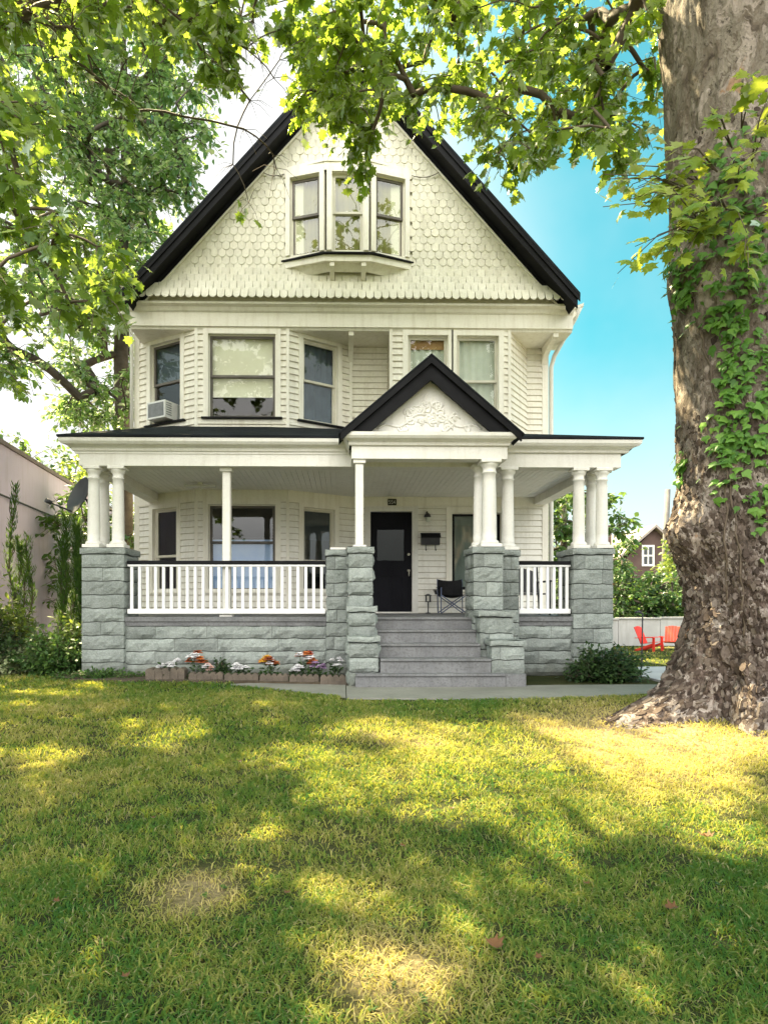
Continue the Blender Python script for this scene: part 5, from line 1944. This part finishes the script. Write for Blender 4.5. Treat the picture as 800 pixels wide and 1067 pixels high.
# left side planting
shrub('dark_shrub', 'dark shrub low at the left edge of the photo', -5.75, 9.9, .85, .65, 1.25, 5200, M['leaf_dark'], .09, seed=5)
shrub('lime_shrub', 'tall yellow-green shrub at the left edge before the mauve wall', -5.85, 10.4, .75, .6, 1.75, 3800, M['leaf_lime'], .11, seed=6)
shrub('pale_flowering_shrub', 'low shrub with pale whitish leaves left of the porch', -5.25, 9.8, .42, .4, .62, 2200, M['leaf_pale'], .07, seed=7)
shrub('leafy_shrub', 'green leafy shrub against the left porch pier', -4.5, 9.75, .6, .5, .95, 4800, M['leaf_mid'], .085, seed=8)
shrub('lime_sprig', 'small yellow-green shrub beside the left pier above the leafy one', -4.42, 10.1, .42, .4, 1.38, 1300, M['leaf_lime'], .09, seed=9)


def spire(label, x, y, h, seed, dense=1.0, arms=4):
    """upright climbing evergreen: bent stems clothed in small spiky leaves"""
    rr = random.Random(seed)
    zb = float(lawn_h(x, y))
    R_ = empty('climbing_evergreen', (x, y, zb), label, 'plant', 'spiky evergreens before the mauve wall')
    mb = MB(); P, D, U, S = [], [], [], []
    for i in range(arms):
        hh = h * rr.uniform(.62, 1.0) if i else h
        bx = x + rr.uniform(-.12, .12)
        sway = rr.uniform(-.28, .28)
        pts = [Vector((bx + sway * math.sin(t * 2.2) + .05 * math.sin(t * 9 + i), y + rr.uniform(-.03, .03), zb + hh * t)) for t in [k / 14 for k in range(15)]]
        mb.tube(pts, [.03 - .026 * k / 14 for k in range(15)], 6)
        for _ in range(int(260 * hh * dense)):
            u = rr.random() ** .8 * 13.99
            k = int(u)
            p = pts[k].lerp(pts[k + 1], u - k)
            a = rr.uniform(0, 6.283)
            fat = .13 * (1 - .75 * u / 14) + .02
            s_ = Vector((math.cos(a), math.sin(a), 0))
            P.append(tuple(p + s_ * fat * rr.random())); D.append((s_.x * .6, s_.y * .6, 1.0)); U.append((s_.x, s_.y, .2)); S.append(rr.uniform(.06, .15))
        for _ in range(7):
            k = rr.randrange(4, 13)
            e = pts[k] + Vector((rr.uniform(-.12, .12), rr.uniform(-.05, .05), rr.uniform(.25, .5)))
            mb.tube([pts[k], pts[k].lerp(e, .5) + Vector((rr.uniform(-.05, .05), 0, 0)), e], [.012, .008, .003], 4)
            for _ in range(26):
                t = rr.random()
                a = rr.uniform(0, 6.283)
                P.append(tuple(pts[k].lerp(e, t) + Vector((math.cos(a), math.sin(a), 0)) * .025)); D.append((math.cos(a) * .5, math.sin(a) * .5, 1)); U.append((math.cos(a), math.sin(a), .2)); S.append(rr.uniform(.05, .10))
    mb.build('stems', M['twig'], R_)
    leaf_mesh('foliage', np.array(P), np.array(D), np.array(U), np.array(S), NARROW, M['leaf_mid'], R_)


spire('tall bent spiky evergreen reaching up the mauve wall', -5.85, 11.5, 3.35, 4, .8, 4)
spire('denser spiky evergreen next to the left porch columns', -5.05, 11.4, 2.75, 9, 1.6, 5)

# low plants along the foundation
shrub('ground_ivy', 'low green creeper along the foundation left of the flowers', -3.55, 9.12, .75, .22, .16, 2400, M['leaf_mid'], .055, seed=31)
shrub('ground_ivy', 'low green creeper filling the bed behind the edging stones', -1.6, 8.98, 1.35, .2, .13, 2400, M['leaf_dark'], .055, seed=32)


# ------------------------------------------------------------------ flower bed
def flower(label, px, py, Y, kind, h, w, seed, green=60, nb=7, bl=.05):
    rr = random.Random(seed)
    c = site(px, py, Y)
    zb = float(lawn_h(c.x, Y)) + .03
    R_ = empty('flower_plant', (c.x, Y, zb), label, 'flowers', 'flowers in the bed before the porch')
    P, D, U, S = [], [], [], []
    st = MB()
    for i in range(green):
        a = rr.uniform(0, 6.283); q = rr.random()
        P.append((c.x + w * q * math.cos(a), Y + w * q * math.sin(a) * .8, zb + h * rr.uniform(.05, .75)))
        D.append((math.cos(a), math.sin(a), rr.uniform(-.2, .9))); U.append((rr.gauss(0, .3), rr.gauss(-.3, .3), 1)); S.append(rr.uniform(.05, .09))
    PP = {k: ([], [], []) for k in kind}
    for i in range(nb):
        a = rr.uniform(0, 6.283); q = math.sqrt(rr.random())
        t = Vector((c.x + w * q * math.cos(a), Y + w * q * math.sin(a) * .8, zb + h * rr.uniform(.62, 1.05)))
        st.tube([(c.x + .2 * w * math.cos(a), Y, zb), tuple(t)], .003, 4)
        k = kind[i % len(kind)]
        for lay in range(4):
            for j in range(8):
                b_ = 6.283 * j / 7 + lay * .4
                e = -.1 + .5 * lay
                PP[k][0].append(tuple(t)); PP[k][1].append((math.cos(b_), math.sin(b_) - .2, e)); PP[k][2].append(bl * rr.uniform(.8, 1.2) * (1 - .2 * lay))
    st.build('stem', M['leaf_mid'], R_)
    leaf_mesh('foliage', np.array(P), np.array(D), np.array(U), np.array(S), OVAL, M['leaf_dark'], R_)
    for k, (a, b_, s_) in PP.items():
        if a:
            leaf_mesh('blooms', np.array(a), np.array(b_), np.tile([[0.05, -.2, 1.0]], (len(a), 1)), np.array(s_), PETAL, M['petal_' + k], R_)


FL = [('white flowers at the left end of the bed in the raised block', 176, 688, 8.95, ['white'], .26, .18, 9, .05),
      ('tall rust orange and white flowers near the left end of the bed', 205, 680, 9.0, ['rust', 'white', 'rust', 'orange'], .36, .12, 10, .075),
      ('pale pink flowers right of the tall rust orange ones', 219, 690, 8.95, ['pink', 'white'], .20, .10, 8, .05),
      ('white flowers in front of the dark green clump', 252, 690, 8.9, ['white'], .20, .15, 11, .05),
      ('orange and white flowers in the middle right of the bed', 281, 680, 8.95, ['rust', 'orange', 'white', 'yellow'], .33, .11, 11, .075),
      ('tall red, white and orange flowers near the right end of the bed', 320, 680, 8.85, ['red', 'white', 'orange', 'white', 'rust'], .35, .12, 11, .075),
      ('white flowers low in front of the red and orange ones', 309, 697, 8.75, ['white'], .20, .09, 8, .055),
      ('purple flowers right of the red and white ones', 330, 692, 8.7, ['purple'], .24, .10, 10, .045),
      ('thin sprig of small white flowers nearest the stair pier', 350, 692, 8.75, ['white'], .30, .07, 5, .045)]
for i, (lb, px, py, Y, kd, h, w, nb, bl) in enumerate(FL):
    flower(lb, px, py, Y, kd, h, w, 60 + i, nb=nb, bl=bl)
shrub('dwarf_conifer', 'dark green clump between the flowers in the bed', -1.78, 9.08, .15, .13, .38, 1300, M['leaf_dark'], .045, seed=40)


# scalloped edging stones
def edging(px0, px1, Y, h, label, zoff=0.0, thick=.09):
    a, b_ = site(px0, 700, Y), site(px1, 700, Y)
    L = b_.x - a.x - .02
    zb = float(lawn_h((a.x + b_.x) / 2, Y)) - .02 + zoff
    mb = MB()
    n = 5
    pts = [(0, 0), (L, 0)]
    for k in range(n - 1, -1, -1):
        w = L / n
        for q in range(5):
            t = q / 4
            pts.append((k * w + w * (1 - t), h - .028 + .028 * math.sin(math.pi * t) ** .7 if 0 < t < 1 else h - .032))
    mb.prism([(a.x + .01 + x, Y, zb + z) for x, z in pts], (0, thick, 0))
    # slim ribs between the scallops
    for k in range(1, n):
        x = a.x + .01 + L * k / n
        mb.box(x - .018, x + .018, Y - .012, Y - .001, zb, zb + h - .045)
    mb.box(a.x + .01, a.x + .01 + L, Y - .010, Y - .001, zb, zb + .03)
    o = mb.build('edging_stone', M['edging'], None, (a.x, Y, zb))
    tag(o, label, 'edging stone', 'scalloped stones edging the flower bed')


for lb, p0, p1, Y, h in (('raised scalloped edging block at the left end of the flower bed', 151, 193, 8.80, .21), ('long weathered edging stone right of the raised block', 196, 233, 8.78, .155),
                         ('edging stone in front of the white flowers and dark clump', 233, 270, 8.68, .15), ('edging stone in front of the orange and white flowers', 270, 301, 8.60, .15),
                         ('edging stone in front of the low white flowers', 301, 333, 8.50, .15), ('last edging stone before the stair pier', 333, 367, 8.40, .155)):
    edging(p0, p1, Y, h, lb, thick=.09 if h < .2 else .2)

# ------------------------------------------------------------------ fallen leaves
for i, (px, py, lb, sz) in enumerate(((517, 998, 'curled brown leaf lying on the near grass', .085), (734, 880, 'small orange leaf on the sunny lawn near the tree', .08), (697, 957, 'pale dry leaf in the shaded grass at lower right', .07),
                                       *[(a_, b_, 'small dry brown leaf lying in the grass', .038) for a_, b_ in ((160, 860), (300, 940), (60, 950), (420, 890), (610, 930), (560, 1010), (250, 800), (700, 790), (470, 850), (130, 1030))])):
    x, y = lawn_px(px, py)
    z = float(lawn_h(x, y)) + .045
    V, T = SYC
    a = rg.uniform(0, 6.28)
    W_ = np.array([(x + sz * (v[0] * math.cos(a) - (v[1] - .5) * math.sin(a)), y + sz * (v[0] * math.sin(a) + (v[1] - .5) * math.cos(a)), z + sz * (1.3 * v[0] ** 2 + .9 * (v[1] - .45) ** 2)) for v in V])
    o = np_mesh('fallen_leaf', W_, T, M['dead_leaf'], None, (x, y, z), True)
    tag(o, lb, 'leaf', 'fallen leaves on the lawn')

# ------------------------------------------------------------------ neighbours
NB = empty('neighbour_building', (-8.2, 16, 0), 'long low mauve stucco building with a dark roof edge at left', 'building')


def nb_pt(Y, dx=0.0):
    return (-7.8 - .12 * (Y - 14) + dx, Y)


b = MB()
p0, p1 = nb_pt(8.5), nb_pt(32)
b.prism([(p0[0], p0[1], -.4), (p1[0], p1[1], -.4), (p1[0] - 8, p1[1], -.4), (p0[0] - 8, p0[1], -.4)], (0, 0, 5.28))
b.build('wall', M['pink'], NB)
b = MB()
b.prism([(p0[0] + .07, p0[1] - .07, 4.86), (p1[0] + .07, p1[1], 4.86), (p1[0] - 8.1, p1[1], 4.86), (p0[0] - 8.1, p0[1] - .07, 4.86)], (0, 0, .10))
b.build('coping', M['pink_cap'], NB)
b = MB()
b.tube([(nb_pt(Y)[0] + .05, Y, 3.72 - .05 * math.sin((Y - 9) / 20 * 3.14)) for Y in range(9, 30)], .022, 6)
b.build('cable', M['dark_metal'], NB)

# white garden wall at right
GW = MB()
for k in range(12):
    xa, xb = 5.6 + k * 1.6, 5.6 + (k + 1) * 1.6 - .015
    GW.box(xa, xb, 23.0, 23.2, -.9, .54 + .025 * k)
gwall = GW.build('garden_wall', M['whitewall'], None, (14, 23, -.5))
tag(gwall, 'long whitewashed garden wall, stained grey toward the right', 'wall')
b = MB()
for k in range(12):
    xa = 5.6 + k * 1.6
    b.box(xa - .01, xa + 1.59, 22.94, 23.26, .542 + .025 * k, .602 + .025 * k)
o = b.build('coping', M['whitewall'], None)
o.parent = gwall
o.location = (-14, -23, .5)


def adirondack(label, px, py, Y, rot, mat):
    c = site(px, py, Y)
    zb = float(lawn_h(c.x, Y))
    R_ = empty('adirondack_chair', (c.x, Y, zb), label, 'chair', 'plastic garden chairs by the white wall')
    Rz = Matrix.Rotation(rot, 3, 'Z')

    def put(name, boxes):
        mb = MB()
        for pl in boxes:
            mb.add(pl, [(0, 1, 2, 3), (7, 6, 5, 4), (0, 4, 5, 1), (1, 5, 6, 2), (2, 6, 7, 3), (3, 7, 4, 0)])
        mb.v = [tuple(Rz @ (Vector(v) * .84) + Vector((c.x, Y, zb))) for v in mb.v]
        mb.build(name, mat, R_)

    def bx(x0, x1, A, B, t):
        """plank across x from profile point A to B (y, z), thickness t"""
        n = Vector((-(B[1] - A[1]), B[0] - A[0])).normalized() * t
        q = [(x0, *A), (x1, *A), (x1, *B), (x0, *B)]
        return q + [(x, y + n.x, z + n.y) for x, y, z in q]

    put('backrest', [bx(-.27 + .11 * k, -.27 + .11 * k + .10, (.22, .28), (.50, .92 + .05 * math.sin(math.pi * (k + .5) / 5)), .025) for k in range(5)])
    put('seat', [bx(-.27, .27, (-.32 + .11 * k, .36 - .018 * k), (-.32 + .11 * k + .10, .345 - .018 * k), .02) for k in range(5)])
    for s_ in (-1, 1):
        put('armrest', [bx(s_ * .34 - .07, s_ * .34 + .07, (-.36, .55), (.40, .50), .025)])
        put('leg', [bx(s_ * .33 - .02, s_ * .33 + .02, (-.30, 0), (-.30, .55), .09)])
        put('leg', [bx(s_ * .30 - .02, s_ * .30 + .02, (.55, .0), (-.30, .33), .09)])


adirondack('bright red plastic garden chair in front of the white wall', 676, 680, 20.5, math.radians(36), M['red'])
adirondack('orange plastic garden chair beside the red one', 699, 680, 20.8, math.radians(-34), M['orange'])

# thin marker pole on the drive edge
c = site(669, 706, 9.2)
DP = empty('marker_stake', (c.x, 10.6, float(lawn_h(4.9, 10.6))), 'thin dark stake with a small bent top beside the driveway', 'stake')
xb = site(668, 700, 10.6).x
z0 = float(lawn_h(xb, 10.6))
b = MB()
b.tube([(xb, 10.6, z0), (xb + .01, 10.6, z0 + .55), (xb + .02, 10.6, z0 + .98)], .012, 6)
b.build('rod', M['dark_metal'], DP)
b = MB()
b.tube([(xb + .02, 10.6, z0 + .98), (xb - .04, 10.6, z0 + 1.02), (xb - .12, 10.6, z0 + 1.0)], .018, 6)
b.build('bent_top', M['dark_metal'], DP)

# utility pole and brown house far right
c = site(692, 560, 30)
UP = empty('utility_pole', (c.x, 30, -.6), 'grey wooden utility pole rising behind the shrubs', 'pole')
b = MB()
b.tube([(c.x - .12, 30, -.6), (c.x, 30, 3), (c.x + .16, 30, site(697, 510, 30).z)], [.17, .15, .12], 10)
b.build('shaft', M['pole'], UP)
b = MB(); b.tube([(c.x - .1, 29.86, 1.0), (c.x - .1, 29.86, 2.0)], .05, 8); b.build('conduit', M['pole'], UP)

HY = 38.0
BH = empty('brown_house', (site(690, 600, HY).x, HY, -1), 'small brown house with pale roof far behind the right shrubs', 'house')
xa, xm, xc = site(649, 560, HY).x, site(680, 545, HY).x, site(716, 560, HY).x
zr, ze = site(680, 550, HY).z, site(680, 578, HY).z
b = MB()
b.prism([(xa + .2, HY, -1), (xc + 1.2, HY, -1), (xc + 1.2, HY, ze - .4), (xm, HY, zr - .1), (xa + .2, HY, ze - .2)], (0, 9, 0))
b.build('wall', M['brown_brick'], BH)
b = MB()
xs_ = xc + 1.6
zse = zr - (xs_ - xm) * (zr - ze) / (xm - xa)
for (xe, ze_) in ((xa - .35, ze - .25), (xs_, zse)):
    b.add([(xm, HY - .4, zr), (xe, HY - .4, ze_), (xe, HY + 9.3, ze_), (xm, HY + 9.3, zr), (xm, HY - .4, zr + .18), (xe, HY - .4, ze_ + .18), (xe, HY + 9.3, ze_ + .18), (xm, HY + 9.3, zr + .18)],
          [(0, 1, 2, 3), (7, 6, 5, 4), (0, 4, 5, 1), (1, 5, 6, 2), (2, 6, 7, 3), (3, 7, 4, 0)])
RF = b.build('roof', M['tan_roof'], BH)
b = MB(); xq = site(644, 560, HY).x
b.box(xq - .35, xq + .45, HY + 2, HY + 2.8, 2, site(644, 543, HY).z); b.build('chimney', M['brown_brick'], RF)
wa, wb = site(668, 590, HY), site(681, 568, HY)
b = MB()
b.box(wa.x, wb.x, HY - .06, HY - .003, wa.z, wa.z + .12); b.box(wa.x, wb.x, HY - .06, HY - .003, wb.z - .12, wb.z)
b.box(wa.x, wa.x + .12, HY - .06, HY - .003, wa.z + .12, wb.z - .12); b.box(wb.x - .12, wb.x, HY - .06, HY - .003, wa.z + .12, wb.z - .12)
b.box(wa.x + .12, wb.x - .12, HY - .06, HY - .003, (wa.z + wb.z) / 2 - .05, (wa.z + wb.z) / 2 + .05)
b.box((wa.x + wb.x) / 2 - .04, (wa.x + wb.x) / 2 + .04, HY - .055, HY - .003, wa.z + .12, wb.z - .12)
WN = b.build('window', M['white'], BH)
b = MB(); b.box(wa.x + .11, wb.x - .11, HY - .02, HY - .002, wa.z + .11, wb.z - .11); b.build('pane', M['glass_dark'], WN)

# shrubs and trees behind the white wall
for i, (px, Y, h, r, lm, lb) in enumerate(((648, 25.5, 3.9, 1.5, 'leaf_mid', 'green bushy tree behind the white wall next to the porch'),
                                           (672, 26.5, 2.7, 1.5, 'leaf_dark', 'dark bush behind the white wall under the far window'),
                                           (700, 25.5, 2.6, 1.5, 'leaf_mid', 'green bush behind the white wall right of the pole'),
                                           (712, 28.5, 4.6, 1.1, 'leaf_lime', 'yellow-green tree beside the utility pole'),
                                           (632, 26.0, 2.6, 1.4, 'leaf_dark', 'dark bush behind the white wall hidden by the porch pier'),
                                           (740, 26.5, 3.2, 1.9, 'leaf_mid', 'broad green bush behind the trunk of the big tree'))):
    round_tree('wall_bush', lb, site(px, 600, Y).x, Y, h, r, 85, M[lm], .24, 46, 'bushes behind the white garden wall', low=-.25, spread=.45)
# further trees closing the view
for i, (x, y, h, r, lb) in enumerate(((15, 50, 4.5, 3.2, 'distant low tree right of the house'), (22, 48, 6.0, 3.5, 'distant tree beyond the brown house'), (10.0, 54, 5.2, 3.0, 'distant tree between the porch and the brown house'), (-22, 42, 8.5, 3.6, 'distant pale tree far left'))):
    round_tree('distant_tree', lb, x, y, h, r, 90, M['leaf_mid'], .5, 40, 'distant trees', low=.05, spread=.9)

# ------------------------------------------------------------------ camera, light, sky
cam = bpy.data.cameras.new('camera')
co_ = bpy.data.objects.new('camera', cam)
COL.objects.link(co_)
co_.location = (0, 0, CZ)
co_.rotation_euler = (math.radians(90), 0, -TH)
cam.sensor_fit = 'VERTICAL'
cam.sensor_height = 36
cam.lens = 36 * F / 1067
cam.shift_x = (400 - CX) / 1067
cam.shift_y = (HZ - 533.5) / 1067
cam.clip_start = .05
cam.clip_end = 3000
sc.camera = co_

el = math.asin(SUN.z)
az = math.atan2(SUN.x, SUN.y)
sd = bpy.data.lights.new('sun', 'SUN')
sd.energy = 5.0
sd.angle = math.radians(.55)
sd.color = (6.8, 5.7, 3.5)
so_ = bpy.data.objects.new('sun', sd)
COL.objects.link(so_)
so_.rotation_euler = SUN.to_track_quat('Z', 'Y').to_euler()
so_.location = SUN * 60

SKY_TINT = (.38, 1.6, 1.22)
HAZE_SUN = (8.5, 8.6, 8.5)
FILL_STREET = (43.0, 42.0, 40.0)  # unseen glow behind the camera, added to brighten the shaded house front
HAZE_LOW = (7.2, 7.4, 7.4)
w = bpy.data.worlds.new('World')
sc.world = w
w.use_nodes = True
nt = w.node_tree
nt.nodes.clear()
out = nt.nodes.new('ShaderNodeOutputWorld')
bg = nt.nodes.new('ShaderNodeBackground')
sky = nt.nodes.new('ShaderNodeTexSky')
sky.sky_type = 'NISHITA'
sky.sun_disc = False
sky.sun_elevation = el
sky.sun_rotation = az
sky.air_density = 1.0
sky.dust_density = 1.2
sky.ozone_density = 1.0
# bright summer haze: milky toward the sun with a fill glow added over the street, clear turquoise to the north-east
tcx = nt.nodes.new('ShaderNodeTexCoord')
DIR = tcx.outputs['Generated']


def toward(v, lo, hi):
    d = nt.nodes.new('ShaderNodeVectorMath')
    d.operation = 'DOT_PRODUCT'
    nt.links.new(DIR, d.inputs[0])
    d.inputs[1].default_value = Vector(v).normalized()
    m = nt.nodes.new('ShaderNodeMapRange')
    m.interpolation_type = 'SMOOTHSTEP'
    nt.links.new(d.outputs['Value'], m.inputs[0])
    m.inputs[1].default_value, m.inputs[2].default_value = lo, hi
    return m.outputs[0]


tinted = mixc(nt, 1.0, sky.outputs[0], SKY_TINT, 'MULTIPLY')
cl = N(nt, 'ShaderNodeTexNoise', Scale=2.2, Detail=5, Roughness=.55)
nt.links.new(DIR, cl.inputs['Vector'])
wisps = ramp(nt, cl.outputs['Fac'], (.45, .0), (.78, .25))
h0 = mixc(nt, wisps, tinted, HAZE_SUN)
h1 = mixc(nt, toward((-.35, .85, .35), .75, .925), h0, HAZE_SUN)
h2 = mixc(nt, toward((-.1, -1, .12), .15, .85), h1, FILL_STREET)
sep = N(nt, 'ShaderNodeSeparateXYZ')
nt.links.new(DIR, sep.inputs[0])
hor = N(nt, 'ShaderNodeMapRange', interpolation_type='SMOOTHSTEP')
nt.links.new(sep.outputs[2], hor.inputs[0])
hor.inputs[1].default_value, hor.inputs[2].default_value, hor.inputs[3].default_value, hor.inputs[4].default_value = .05, .40, .92, 0
h3 = mixc(nt, hor.outputs[0], h2, HAZE_LOW)
nt.links.new(h3, bg.inputs[0])
bg.inputs[1].default_value = .15
nt.links.new(bg.outputs[0], out.inputs[0])

sc.view_settings.view_transform = 'Standard'
sc.view_settings.look = 'None'
sc.view_settings.exposure = 0
sc.view_settings.gamma = 1
sc.render.engine = 'CYCLES'
sc.cycles.use_denoising = True
sc.cycles.max_bounces = 7
sc.cycles.diffuse_bounces = 4
sc.cycles.transparent_max_bounces = 12
sc.cycles.sample_clamp_indirect = 6
